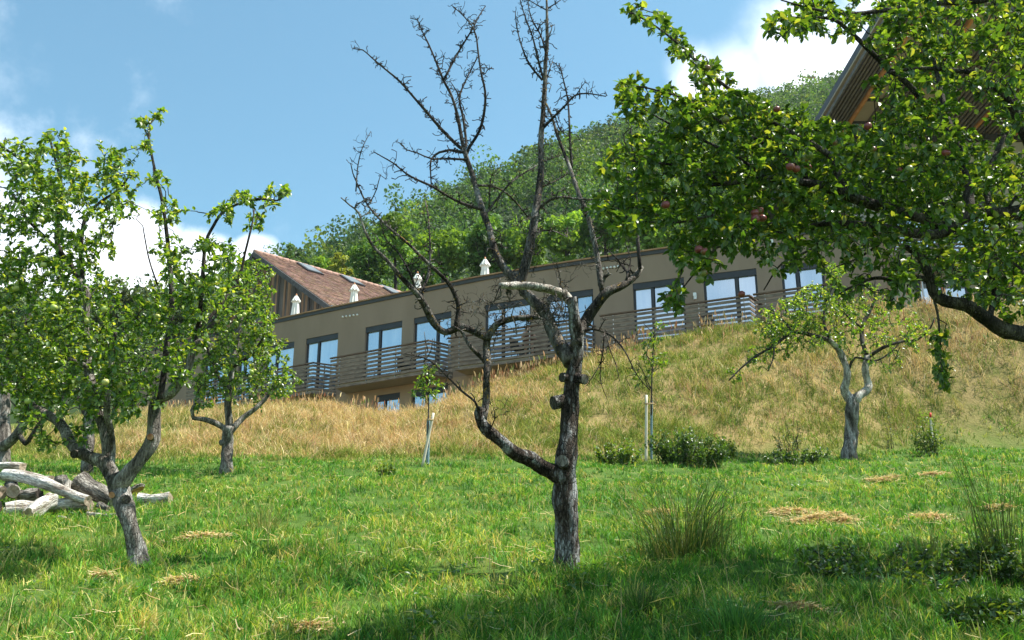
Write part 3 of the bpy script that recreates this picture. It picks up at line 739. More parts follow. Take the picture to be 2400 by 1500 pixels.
def parasol(px, ptop, pbot_coping, label):
    # stands on the terrace a few metres behind its edge
    s_ = s_at(px, ptop); base = fpos(s_); Y = base[1] + 2.6
    T = P(px, ptop, Y); zf = ROOF_Z - 0.5
    H = T[2] - zf
    t = empty('closed_parasol', (T[0], T[1], zf), label, 'parasol', 'closed parasols on the roof terrace')
    ft = MB(); ft.tube([(T[0], T[1], zf), (T[0], T[1], zf + 0.07), (T[0], T[1], zf + 0.10)], [0.28, 0.27, 0.1], 16); ft.build('base', M['fascia'], t, True)
    pl = MB(); pl.tube([(T[0], T[1], zf + 0.08), (T[0], T[1], T[2])], 0.024, 8); pl.build('pole', M['pole_wood'], t, True)
    fn = MB(); fn.tube([(T[0], T[1], T[2] - 0.05), (T[0], T[1], T[2] + 0.01), (T[0], T[1], T[2] + 0.05)], [0.045, 0.04, 0.012], 8); fn.build('finial', M['pole_wood'], t, True)
    # the pleated canopy hanging round the pole, with a flared little cape at the top
    n = 40; ang = np.linspace(0, 2 * np.pi, n, endpoint=False)
    prof = [(0.03, -0.04), (0.06, -0.08), (0.11, -0.17), (0.17, -0.30), (0.19, -0.35), (0.125, -0.34), (0.125, -0.45), (0.15, -0.75), (0.185, -1.15), (0.205, -1.5), (0.18, -1.51)]
    V = []; 
    for k, (r, z) in enumerate(prof):
        pl_ = 0.10 + 0.13 * min(1, k / 4)
        rr = r * (1 + pl_ * np.sin(ang * 8 + 0.4 * k) + 0.05 * np.sin(ang * 3 + px))
        V.append(np.stack([T[0] + rr * np.cos(ang), T[1] + rr * np.sin(ang), np.full(n, T[2] + z * min(1, H / 2.0)) + 0.02 * np.cos(ang * 8)], 1))
    Q = [[i * n + k, i * n + (k + 1) % n, (i + 1) * n + (k + 1) % n, (i + 1) * n + k] for i in range(len(prof) - 1) for k in range(n)]
    mesh_np('canopy', np.concatenate(V), [Q], M['parasol'], t, None, True)
parasol(695, 691, 745, 'closed cream parasol before the weathered plank gable of the barn')
parasol(831, 665, 712, 'closed cream parasol in front of the brown tiled barn roof')
parasol(979, 639, 685, 'closed cream parasol partly behind thin dead branches beside the end of the barn roof')
parasol(1137, 605, 648, 'closed cream parasol on the terrace in front of dense green trees')

# ------------------------------------------------------------------ the barn behind
def build_barn():
    R0 = P(597, 591, 50.0); ridge = np.array([0.727, 0.687, 0]); across = np.array([0.687, -0.727, 0])
    run, drop, Lr = 7.8, 5.0, 17.0
    t = empty('timber_barn', (*(R0[:2]), 11.5), 'old barn with brown tiled gable roof and dark weathered vertical planks', 'barn')
    def at(u, w, z): return R0 + ridge * u + across * w + np.array([0, 0, z])
    rng = np.random.default_rng(3)
    for sgn, nm in ((1, 'roof'), (-1, 'roof')):
        mb = MB(); rows = 30; cols_ = 75; sl = math.hypot(run, drop)
        nrm = across * sgn * drop / sl + np.array([0, 0, run / sl])
        for r in range(rows):
            for c in range(cols_):
                w0, w1 = run * r / rows, run * (r + 1.18) / rows
                u0, u1 = Lr * c / cols_, Lr * (c + 0.94) / cols_
                lift0, lift1 = 0.02, 0.055 + rng.uniform(0, 0.012)
                base = np.array([0.245, 0.155, 0.115]) * rng.uniform(0.7, 1.25) * np.array([1, rng.uniform(0.9, 1.08), rng.uniform(0.88, 1.12)])
                a = at(u0, sgn * w0, -drop * w0 / run) + nrm * lift0; b = at(u1, sgn * w0, -drop * w0 / run) + nrm * lift0
                cc = at(u1, sgn * w1, -drop * w1 / run) + nrm * lift1; d = at(u0, sgn * w1, -drop * w1 / run) + nrm * lift1
                dn = -nrm * 0.025
                mb.add([a, b, cc, d, cc + dn, d + dn], [[0, 1, 2, 3] if sgn < 0 else [3, 2, 1, 0], [3, 2, 4, 5]], col=base)
        mb.build(nm, M['roof_tile'], t, False, True)
        dk = MB()
        A = [at(0.0, 0, -0.02), at(Lr, 0, -0.02), at(Lr, sgn * run, -drop - 0.02), at(0, sgn * run, -drop - 0.02)]
        dk.hexa([p - np.array([0, 0, 0.16]) for p in A], A); dk.build('roof_deck', M['verge'], t)
        v = MB(); v.beam(at(-0.06, sgn * 0.0, -0.12), at(-0.06, sgn * (run + 0.1), -drop - 0.18), 0.07, 0.24); v.build('verge_board', M['verge'], t)
        g = MB(); g.tube([at(-0.05, sgn * (run + 0.12), -drop - 0.05), at(Lr, sgn * (run + 0.12), -drop - 0.05)], 0.08, 8); g.build('gutter', M['zinc'], t, True)
    rd = MB(); 
    for k in range(42):
        rd.tube([at(Lr * k / 42 - 0.05, 0, 0.03), at(Lr * (k + 1) / 42 + 0.02, 0, 0.045)], [0.12, 0.135], 8)
    rd.build('ridge_tile', M['tile_trim'], t, True)
    # gable wall of vertical planks set back under the verge
    pl = MB(); w = -run + 0.7
    while w < run - 0.75:
        wd = rng.uniform(0.17, 0.24); zt = -0.25 - drop * max(abs(w), abs(w + wd)) / run
        u = 0.75 + rng.uniform(0, 0.03)
        base = np.array([0.26, 0.15, 0.095]) if rng.random() < 0.5 else np.array([0.11, 0.09, 0.08])
        base = base * rng.uniform(0.65, 1.35)
        pts = lambda z: [at(u, w, z), at(u, w + wd - 0.012, z), at(u + 0.03, w + wd - 0.012, z), at(u + 0.03, w, z)]
        if not (-1.4 < w < 0.2):
            pl.hexa(pts(-9.0), pts(zt), base)
        else:
            pl.hexa(pts(-2.6 if w < 1 else -3.0), pts(zt), base); pl.hexa(pts(-9.0), pts(-5.4), base)
        w += wd
    pl.build('gable_wall', M['plank'], t, False, True)
    bk = MB()
    bk.hexa([at(0.86, -run + 0.7, -9), at(0.86, run - 0.7, -9), at(Lr - 0.5, run - 0.7, -9), at(Lr - 0.5, -run + 0.7, -9)],
            [at(0.86, -run + 0.7, -drop - 0.1), at(0.86, run - 0.7, -drop - 0.1), at(Lr - 0.5, run - 0.7, -drop - 0.1), at(Lr - 0.5, -run + 0.7, -drop - 0.1)])
    bk.add([at(0.87, -run + 0.7, -drop - 0.1), at(0.87, run - 0.7, -drop - 0.1), at(0.87, 0, -0.5)], tris=[[0, 1, 2]])
    bk.build('wall', M['slat_dark'], t)
    for px0, py0, px1, py1 in ((703, 624, 746, 641), (803, 651, 842, 668), (893, 677, 940, 691)):
        # on the roof plane: solve for the ray hitting it
        def hit(px, py):
            d = ray(px, py); sl = math.hypot(run, drop)
            n = across * drop / sl + np.array([0, 0, run / sl]); return d * (R0.dot(n) / d.dot(n))
        p0 = hit(px0, py0); p1 = hit(px1, py1)
        u0, u1 = sorted(((p0 - R0).dot(ridge), (p1 - R0).dot(ridge))); w0, w1 = sorted(((p0 - R0).dot(across), (p1 - R0).dot(across)))
        uc, wc = (u0 + u1) / 2, (w0 + w1) / 2; hu, hw = 0.42, max(0.6, (w1 - w0) / 2)
        sl = math.hypot(run, drop); n = across * drop / sl + np.array([0, 0, run / sl])
        def q(u, w, h): return at(u, w, -drop * w / run) + n * h
        fr = MB(); c4 = lambda e, h: [q(uc - hu - e, wc - hw - e, h), q(uc + hu + e, wc - hw - e, h), q(uc + hu + e, wc + hw + e, h), q(uc - hu - e, wc + hw + e, h)]
        fr.hexa(c4(0.09, 0.0), c4(0.09, 0.13)); f = fr.build('skylight', M['frame'], t)
        g = MB(); g.hexa(c4(0.0, 0.12), c4(0.0, 0.15)); g.build('pane', M['skylight'], f)
build_barn()

# ------------------------------------------------------------------ the taller wing on the right, with its slatted overhang
WS = 1.4                                   # the wing stands further back and higher up the slope
class WB(MB):
    def box(s, x0, x1, y0, y1, z0, z1, col=(1, 1, 1)): MB.box(s, x0 * WS, x1 * WS, y0 * WS, y1 * WS, z0 * WS, z1 * WS, col)
def build_wing():
    t = empty('slatted_roof_wing', (13 * WS, 34 * WS, 12), 'tall pale building with a deep flat overhang of parallel wooden slats', 'building')
    w = WB(); w.box(12.8, 26, 33.2, 46, 7.0, 17.6); w.build('wall', M['wing_wall'], t)
    rf = WB(); rf.box(11.3, 27, 25.4, 47, 18.25, 18.5); rf.build('roof', M['fascia'], t)
    sl = WB(); Y0, Y1 = 25.5, 37.5
    def group(x0, x1, pitch, wd):
        x = x0
        while x < x1:
            sl.box(x, x + wd, Y0, Y1, 17.86, 18.02); x += pitch
    group(11.32, 12.12, 0.13, 0.06); group(12.95, 13.8, 0.15, 0.07); group(14.75, 19.6, 0.17, 0.085); group(20, 26, 0.17, 0.085)
    sl.build('slat', M['slat_dark'], t)
    for x in (12.2, 13.85, 16.9, 18.6, 19.7):
        ob = WB(); ob.box(x, x + 0.1, Y0, 33.04, 17.78, 18.22); ob.build('beam', M['orange_wood'], t)
    for a, b in ((12.34, 12.93), (14.0, 14.72), (11.3, 26.9)):
        pn = WB(); pn.box(a, b, Y0, 33.04, 17.98 if b < 20 else 18.17, 18.06 if b < 20 else 18.24); pn.build('soffit', M['soffit'], t)
    for y in np.arange(25.9, 33, 1.6):
        cb = WB(); cb.box(12.34, 12.93, y, y + 0.08, 17.90, 17.975); cb.build('cross_bar', M['fascia'], t)
    hd = WB(); hd.box(12.75, 26.05, 33.05, 33.35, 17.6, 17.95); hd.build('wall_plate', M['fascia'], t)
    for x0, x1, z0, z1 in ((13.6, 15.3, 12.9, 15.2), (15.7, 17.3, 12.9, 15.2), (14.3, 16.1, 10.6, 12.1)):
        f = WB()
        f.box(x0, x1, 33.1, 33.19, z1 - 0.12, z1); f.box(x0, x1, 33.1, 33.19, z0, z0 + 0.1)
        for x in (x0, (x0 + x1) / 2 - 0.05, x1 - 0.1): f.box(x, x + 0.1, 33.1, 33.19, z0 + 0.1, z1 - 0.12)
        fo = f.build('window', M['frame'], t)
        for a, b in ((x0 + 0.1, (x0 + x1) / 2 - 0.05), ((x0 + x1) / 2 + 0.05, x1 - 0.1)):
            g = WB(); g.box(a, b, 33.14, 33.18, z0 + 0.1, z1 - 0.12); g.build('pane', M['glass'], fo)
    b = WB(); b.box(12.3, 18.5, 31.6, 33.18, 12.35, 12.55); bo = b.build('balcony', M['soffit'], t)
    s = WB()
    for k in range(8): s.box(12.3, 18.5, 31.56, 31.6, 12.4 + 0.145 * k, 12.46 + 0.145 * k)
    s.build('slat', M['slat'], bo)
    for x in np.arange(12.35, 18.6, 1.2):
        p = WB(); p.box(x, x + 0.05, 31.62, 31.66, 12.3, 13.5); p.build('post', M['steel'], bo)
def build_stair():
    st = empty('outside_stair', (11.2, 31.4, 9.6), 'outside stair with raked weathered slats climbing to the upper balcony', 'stair')
    A = at_z(1945, 690, 10.6); B = P(2000, 562, A[1] + 0.3)
    dv = (B - A)
    s = MB()
    for k in range(7):
        off = np.array([0.0, 0, -0.22 * k]); s.beam(A + off, B + off, 0.035, 0.07)
    s.build('slat', M['slat'], st)
    hr = MB(); hr.beam(A + np.array([0, 0, 0.1]), B + np.array([0, 0, 0.1]), 0.09, 0.05); hr.build('handrail', M['rail'], st)
    ls = MB(); ds = np.array([0, 0.25, -1.42]); ls.beam(A + ds, B + ds, 0.12, 0.24); ls.build('stringer', M['slat_dark'], st)
    for k in range(9):
        q = A + dv * (k + 0.5) / 9 + np.array([0, 0.75, -1.25]); tr = MB(); tr.box(q[0] - 0.14, q[0] + 0.14, q[1] - 0.5, q[1] + 0.5, q[2] - 0.03, q[2] + 0.02); tr.build('tread', M['slat_dark'], st)
    ld = MB()
    for k in range(8): ld.beam(B + np.array([0.02, 0, -0.2 * k]), B + np.array([2.2, -0.05, -0.2 * k]), 0.035, 0.065)
    ld.build('landing_slat', M['slat'], st)
    for q in [A + dv * f for f in (0.05, 0.5, 0.97)] + [B + np.array([2.1, 0, 0])]:
        pp = MB(); pp.beam(q + np.array([0, 0.05, 0.06]), (q[0], q[1] + 0.05, 9.0), 0.05, 0.05, up=(0, 1, 0)); pp.build('post', M['steel'], st)
build_wing(); build_stair()

# ------------------------------------------------------------------ leaves
def clump_faces(name, centers, radii, nper, size, cols, mat, parent=None, squash=0.8, shell=0.55):
    """a crown of small crumpled leaf sprays scattered through blobs"""
    n = int(np.sum(nper)); idx = np.repeat(np.arange(len(centers)), nper)
    d = rand_dirs(n); r = shell + (1 - shell) * RNG.uniform(0, 1, n) ** 0.6
    pos = centers[idx] + d * (radii[idx] * r)[:, None] * np.array([1, 1, squash])
    ax = rand_dirs(n); nrm = d * 0.9 + rand_dirs(n) * 0.8 + np.array([0, 0, 0.35])
    sz = size[idx] * RNG.uniform(0.6, 1.4, n)
    c = cols[idx] * RNG.uniform(0.78, 1.22, (n, 1))
    return leaves(name, pos - ax * sz[:, None] * 0.5, ax, nrm, sz, sz * RNG.uniform(0.5, 0.9, n), c, mat, parent, 0.3, 0.25)

# ------------------------------------------------------------------ wooded hill
def build_wood():
    n = 9000
    az = RNG.uniform(-0.62, 0.66, n)
    E = np.interp(az, SIL[:, 0], SIL[:, 1]); R = np.interp(az, SIL[:, 0], SIL[:, 2])
    u = RNG.uniform(0, 1, n)
    Y = 84 + (R + 8 - 84) * u ** 0.8
    X = az * Y
    # thin so that crowns stand about one crown apart
    cell = {}; keep = []
    for i in range(n):
        sp = 3.6 + 1.5 * (Y[i] < 140)
        k = (int(X[i] / sp), int(Y[i] / (sp * 1.15)))
        if k in cell: continue
        cell[k] = 1; keep.append(i)
    X, Y, R = X[keep], Y[keep], R[keep]; n = len(X)
    rad = RNG.uniform(1.9, 3.3, n) * np.where(RNG.uniform(0, 1, n) < 0.12, 1.35, 1)
    Z = gz(X, Y, False) + rad * RNG.uniform(0.9, 1.7, n)
    tone = vnoise(X, Y, 0.035, 3)[:, None]
    base = palette([(0.046, 0.098, 0.028), (0.062, 0.125, 0.033), (0.08, 0.15, 0.036), (0.05, 0.105, 0.045), (0.11, 0.16, 0.038)], [3, 4, 2.5, 2, 1.2], n) * (1 + 0.22 * tone)
    # each tree = several overlapping blobs
    k = 4
    C = np.repeat(np.stack([X, Y, Z], 1), k, 0) + RNG.normal(size=(n * k, 3)) * np.repeat(rad, k)[:, None] * np.array([0.42, 0.42, 0.36])
    rr = np.repeat(rad, k) * RNG.uniform(0.42, 0.72, n * k)
    near = np.repeat(Y, k)
    nper = np.interp(near, [84, 140, 300], [90, 60, 30]).astype(int)
    o = clump_faces('hill_wood', C, rr, nper, np.interp(near, [84, 300], [0.42, 0.75]), np.repeat(base, k, 0) * RNG.uniform(0.62, 1.38, (n * k, 1)), M['forest'], None, 0.85, 0.75)
    tag(o, 'dense broadleaf wood covering the steep hill behind the buildings', 'wood', kind='stuff')
build_wood()

def forest_tree(px, py, rpx, Y, color, label, leaf=0.32, name='broadleaf_tree', dens=1.0, tall=1.15, gaps=0.0):
    c = P(px, py, Y); dep = depth_of(c); R = rpx * dep / FPX
    zb = float(gz(c[0], c[1]))
    t = empty(name, (c[0], c[1], zb), label, 'tree', 'trees behind the buildings')
    tr = MB(); H = c[2] - zb + R * 0.4
    pts = catmull([(c[0], c[1], zb - 0.2), (c[0] + 0.15, c[1], zb + H * 0.4), (c[0] - 0.1, c[1] + 0.1, zb + H * 0.8), (c[0], c[1], zb + H)], 0.4)
    tr.tube(pts, np.linspace(0.10 + R * 0.07, 0.03, len(pts)), 8, True, 0.15)
    for k in range(7):
        a = RNG.uniform(0, 6.28); f = RNG.uniform(0.4, 0.85); b = pts[int(f * (len(pts) - 1))]
        e = b + np.array([math.cos(a) * R * 0.75, math.sin(a) * R * 0.75, R * RNG.uniform(0.3, 0.7)])
        tr.tube([b, (b + e) / 2 + np.array([0, 0, -0.1 * R]), e], [0.05 * R ** 0.5, 0.035 * R ** 0.5, 0.01], 5)
    tr.build('trunk', M['bark_dark'], t, True)
    nb = 26
    C = c + rand_dirs(nb) * (R * RNG.uniform(0.25, 0.8, nb))[:, None] * np.array([1, 1, tall])
    rr = R * RNG.uniform(0.22, 0.42, nb) * (1 - 0.35 * gaps)
    nper = np.maximum(30, (rr * rr * 150 * dens * (0.32 / leaf) ** 1.6)).astype(int)
    cols = np.array(color) * RNG.uniform(0.6, 1.4, (nb, 1))
    clump_faces('crown', C, rr, nper, np.full(nb, leaf), cols, M['forest'], t, 0.75, 0.55)
G1, G2, G3, G4 = (0.075, 0.15, 0.028), (0.135, 0.235, 0.036), (0.24, 0.28, 0.045), (0.07, 0.13, 0.055)
for a in [(690, 612, 46, 78, G4, 'slender airy tree rising just right of the barn ridge top', 0.3, 'broadleaf_tree', 0.5, 1.2, 0.6),
          (795, 632, 36, 76, G3, 'small yellow green tree peeping over the middle of the barn roof', 0.3),
          (745, 625, 40, 84, G2, 'mid green tree between the airy tree and the yellow green one', 0.3),
          (870, 612, 66, 72, G1, 'dark round tree over the lower end of the barn roof', 0.34),
          (930, 560, 62, 74, G2, 'bright green tree towering behind the dark round one', 0.34),
          (1040, 585, 76, 70, G2, 'broad bright green tree left of the terrace parasol furthest right', 0.36),
          (985, 640, 50, 66, G1, 'dark tree close behind the terrace edge between two parasols', 0.32),
          (1140, 590, 78, 70, G1, 'deep green tree directly behind the parasol furthest right', 0.36),
          (1235, 575, 72, 70, G2, 'bright tree behind the upright limb of the dead apple tree', 0.36),
          (1330, 560, 70, 68, G2, 'leafy tree behind the right forks of the dead apple tree', 0.36),
          (1420, 545, 64, 66, G1, 'dark green tree above the terrace at the edge of the big apple crown', 0.36),
          (1530, 520, 80, 66, G2, 'tree behind the left tips of the big leaning apple crown', 0.36),
          (1660, 490, 84, 66, G1, 'tall tree screened by the middle of the big apple crown', 0.36),
          (1790, 450, 84, 68, G2, 'tree screened by leaves beside the slatted overhang', 0.36),
          (300, 715, 62, 56, (0.09, 0.13, 0.06), 'pale grey green tree under the white cloud on the left', 0.26),
          (225, 745, 50, 54, (0.075, 0.115, 0.05), 'greyish tree behind the left apple crown, left of the palest one', 0.26),
          (415, 735, 52, 57, (0.07, 0.11, 0.04), 'grey green tree close to the left side of the barn', 0.26),
          (110, 770, 66, 52, (0.06, 0.10, 0.035), 'dark tree beyond the far left orchard trees', 0.28),
          (0, 760, 80, 50, (0.075, 0.115, 0.04), 'tree at the left picture edge beyond the orchard', 0.28),
          (60, 880, 70, 44, (0.06, 0.11, 0.03), 'low dense tree behind the leftmost apple tree', 0.26),
          (240, 880, 80, 46, (0.065, 0.11, 0.03), 'low bushy tree seen between the forked limbs of the left apple tree', 0.26),
          (390, 870, 60, 47, (0.055, 0.10, 0.03), 'low dark tree left of the balconies', 0.26)]:
    forest_tree(*a)

def build_flag():
    c = P(1892, 183, 285.0); t = empty('flag', (c[0], c[1], c[2] - 6), 'tiny red and white flag flying from the hilltop trees', 'flag')
    p = MB(); p.tube([(c[0], c[1], c[2] - 8), (c[0], c[1], c[2] + 0.9)], 0.07, 6); p.build('pole', M['steel'], t)
    w = 2.6
    for k, (m, h0, h1) in enumerate(((M['fascia'], 0.45, 0.75), (M['red_paint'], 0.1, 0.45), (M['flag_white'], -0.3, 0.1))):
        xs = np.linspace(0, w, 8); V = []
        for off in (0.0, 0.03):
            for z in (h0, h1):
                V += [(c[0] + 0.06 + x, c[1] + 0.15 * math.sin(x * 2.2) + off, c[2] + z - 0.06 * x) for x in xs]
        Q = [[o_ * 16 + i, o_ * 16 + i + 1, o_ * 16 + 8 + i + 1, o_ * 16 + 8 + i] for o_ in (0, 1) for i in range(7)]
        mesh_np('stripe', V, [Q], m, t)
build_flag()

# ------------------------------------------------------------------ orchard trees
class Skel:
    def __init__(s, Y0): s.Y0 = Y0; s.nodes = np.zeros((0, 7))      # px, py, Y, x, y, z, r
    def near(s, px, py):
        d = np.hypot(s.nodes[:, 0] - px, s.nodes[:, 1] - py); return s.nodes[np.argmin(d)]
    def limb(s, pts, r0, r1, dY=0.0, Y=None, step=12, jit=0.0, prof=None):
        pts = np.array(pts, float)
        if Y is None: Y = s.near(*pts[0])[2] if len(s.nodes) else s.Y0
        c = catmull(pts, step); n = len(c)
        L = np.concatenate([[0], np.cumsum(np.hypot(*np.diff(c, axis=0).T))]); f = L / L[-1]
        Ys = Y + dY * f + (0.05 * np.sin(f * 9 + pts[0][0]) if n > 4 else 0)
        if prof is not None: r = np.interp(f, np.linspace(0, 1, len(prof)), prof)
        else: r = r0 + (r1 - r0) * f
        if jit: c[1:-1] += RNG.normal(0, jit, (n - 2, 2))
        W = np.array([P(x, y, q) for (x, y), q in zip(c, Ys)])
        rw = r * (W[:, 1] * CP + W[:, 2] * SP) / FPX
        s.nodes = np.vstack([s.nodes, np.column_stack([c, Ys, W, rw])])
        return W, rw

def sides(r): return 16 if r > 0.06 else 10 if r > 0.025 else 7 if r > 0.01 else 5

def wiggle(a, b, amp, n=6):
    t = np.linspace(0, 1, n)[:, None]; p = a + (b - a) * t
    k = np.zeros((n, 3)); k[1:-1] = RNG.normal(0, amp, (n - 2, 3))
    return p + k

LEAF_COLS = [(0.045, 0.105, 0.02), (0.07, 0.145, 0.024), (0.115, 0.20, 0.032), (0.20, 0.26, 0.055)]
def grow_crown(t, sk, blobs, leaf, per, mats, twig_r=0.004, colw=(4, 4, 2, 0.6), sag=0.0, apples=None, hang=0.0, tw_max=1.3, bright=1.0):
    """blobs: (px, py, radius px, number of sprays, Ymin, Ymax). Sprays hang on the nearest wood."""
    S = []
    for px, py, r, n, y0, y1 in blobs:
        for _ in range(n):
            a = RNG.uniform(0, 6.283); q = r * math.sqrt(RNG.uniform(0, 1))
            S.append(P(px + q * math.cos(a), py + q * 0.9 * math.sin(a), RNG.uniform(y0, y1)))
    S = np.array(S)
    node = sk.nodes[:, 3:6].copy()
    d0 = np.array([np.min(np.linalg.norm(node - p, axis=1)) for p in S])
    order = np.argsort(d0); tw = MB(); lp, ld, lu, ll = [], [], [], []
    tree_nodes = list(node)
    arr = np.array(tree_nodes)
    for i in order:
        p = S[i]; dd = np.linalg.norm(arr - p, axis=1); j = int(np.argmin(dd)); a = arr[j]
        L = dd[j]
        if L > tw_max: continue
        mid = wiggle(a, p, L * 0.07, 5); mid[1:-1, 2] += L * 0.08
        tw.tube(mid, np.linspace(twig_r * (1 + 1.3 * min(1, L / 0.6)), twig_r * 0.55, 5), 5, False)
        arr = np.vstack([arr, mid[2:]])
        dirn = (p - mid[-2]); dirn /= np.linalg.norm(dirn) + 1e-9
        m_ = max(4, int(per * RNG.uniform(0.7, 1.3)))
        # leaves along the outer part of the twig and a rosette at its end
        f = RNG.uniform(0.35, 1.0, m_) ** 0.7
        f[: m_ // 2] = 1.0
        base = np.array([[np.interp(q, np.linspace(0, 1, 5), mid[:, k]) for k in range(3)] for q in f])
        base = base + dirn * (RNG.uniform(-0.06, 0.05, m_) * leaf / 0.07)[:, None]
        dv = rand_dirs(m_) * 0.9 + dirn * 0.55 + np.array([0, 0, 0.10 - hang])
        lp.append(base); ld.append(dv); lu.append(rand_dirs(m_) * 0.55 + np.array([0.15, 0, 1.0])); ll.append(np.full(m_, leaf) * RNG.uniform(0.6, 1.2, m_))
    lp = np.concatenate(lp); ld = np.concatenate(ld); lu = np.concatenate(lu); ll = np.concatenate(ll)
    cols = palette(LEAF_COLS, colw, len(lp)) * bright
    o = leaves('crown', lp, ld, lu, ll, ll * RNG.uniform(0.55, 0.75, len(ll)), cols, mats[0], t, 0.28, 0.22, (tw, mats[1]))
    return S, arr

def apple_mesh(name, mat):
    n, m = 12, 9; V = []
    for i in range(m):
        th = math.pi * i / (m - 1); r = math.sin(th) ** 0.85; z = math.cos(th)
        z = z * (0.92) - (0.25 * math.exp(-(r / 0.35) ** 2) if z > 0 else -0.14 * math.exp(-(r / 0.3) ** 2))
        for k in range(n):
            a = 2 * math.pi * k / n; rr = r * (1.0 + 0.03 * math.cos(5 * a)) * (1.0 + 0.06 * z)
            V.append((rr * math.cos(a), rr * math.sin(a), z))
    Q = [[i * n + k, (i + 1) * n + k, (i + 1) * n + (k + 1) % n, i * n + (k + 1) % n] for i in range(m - 1) for k in range(n)]
    V = np.array(V)
    # the stalk is part of the same fruit
    a = np.linspace(0, 2 * np.pi, 4, endpoint=False); b0 = len(V)
    st = np.concatenate([np.stack([0.05 * np.cos(a) + dx, 0.05 * np.sin(a), np.full(4, z)], 1) for dx, z in ((0, 0.6), (0.05, 1.1), (0.16, 1.45))])
    V = np.concatenate([V, st])
    Q += [[b0 + i * 4 + k, b0 + i * 4 + (k + 1) % 4, b0 + (i + 1) * 4 + (k + 1) % 4, b0 + (i + 1) * 4 + k] for i in range(2) for k in range(4)]
    o = mesh_np(name, V, [Q], mat, None, None, True); me = o.data; bpy.data.objects.remove(o); return me
APPLE_ME = {}
def hang_apple(t, p, r, kind):
    if kind not in APPLE_ME: APPLE_ME[kind] = apple_mesh('apple', M[kind])
    o = bpy.data.objects.new('apple', APPLE_ME[kind]); COL.objects.link(o); o.parent = t
    o.location = tuple(np.array(p) - np.array(t.location)); o.scale = (r, r, r * RNG.uniform(0.88, 1.0))
    o.rotation_euler = (RNG.uniform(-0.5, 0.5), RNG.uniform(-0.5, 0.5), RNG.uniform(0, 6))

def wood(t, name, sk, limbs, mat, rough=0.12, cap=True, fr=5.0):
    """limbs: dicts or tuples (pts, r0, r1, dY[, Y]) joined into one mesh"""
    mb = MB(); out = []
    for l in limbs:
        W, r = sk.limb(*l); out.append((W, r))
        mb.tube(W, r, sides(r.max()), cap, rough, fr=fr)
    o = mb.build(name, mat, t, True)
    return o, out

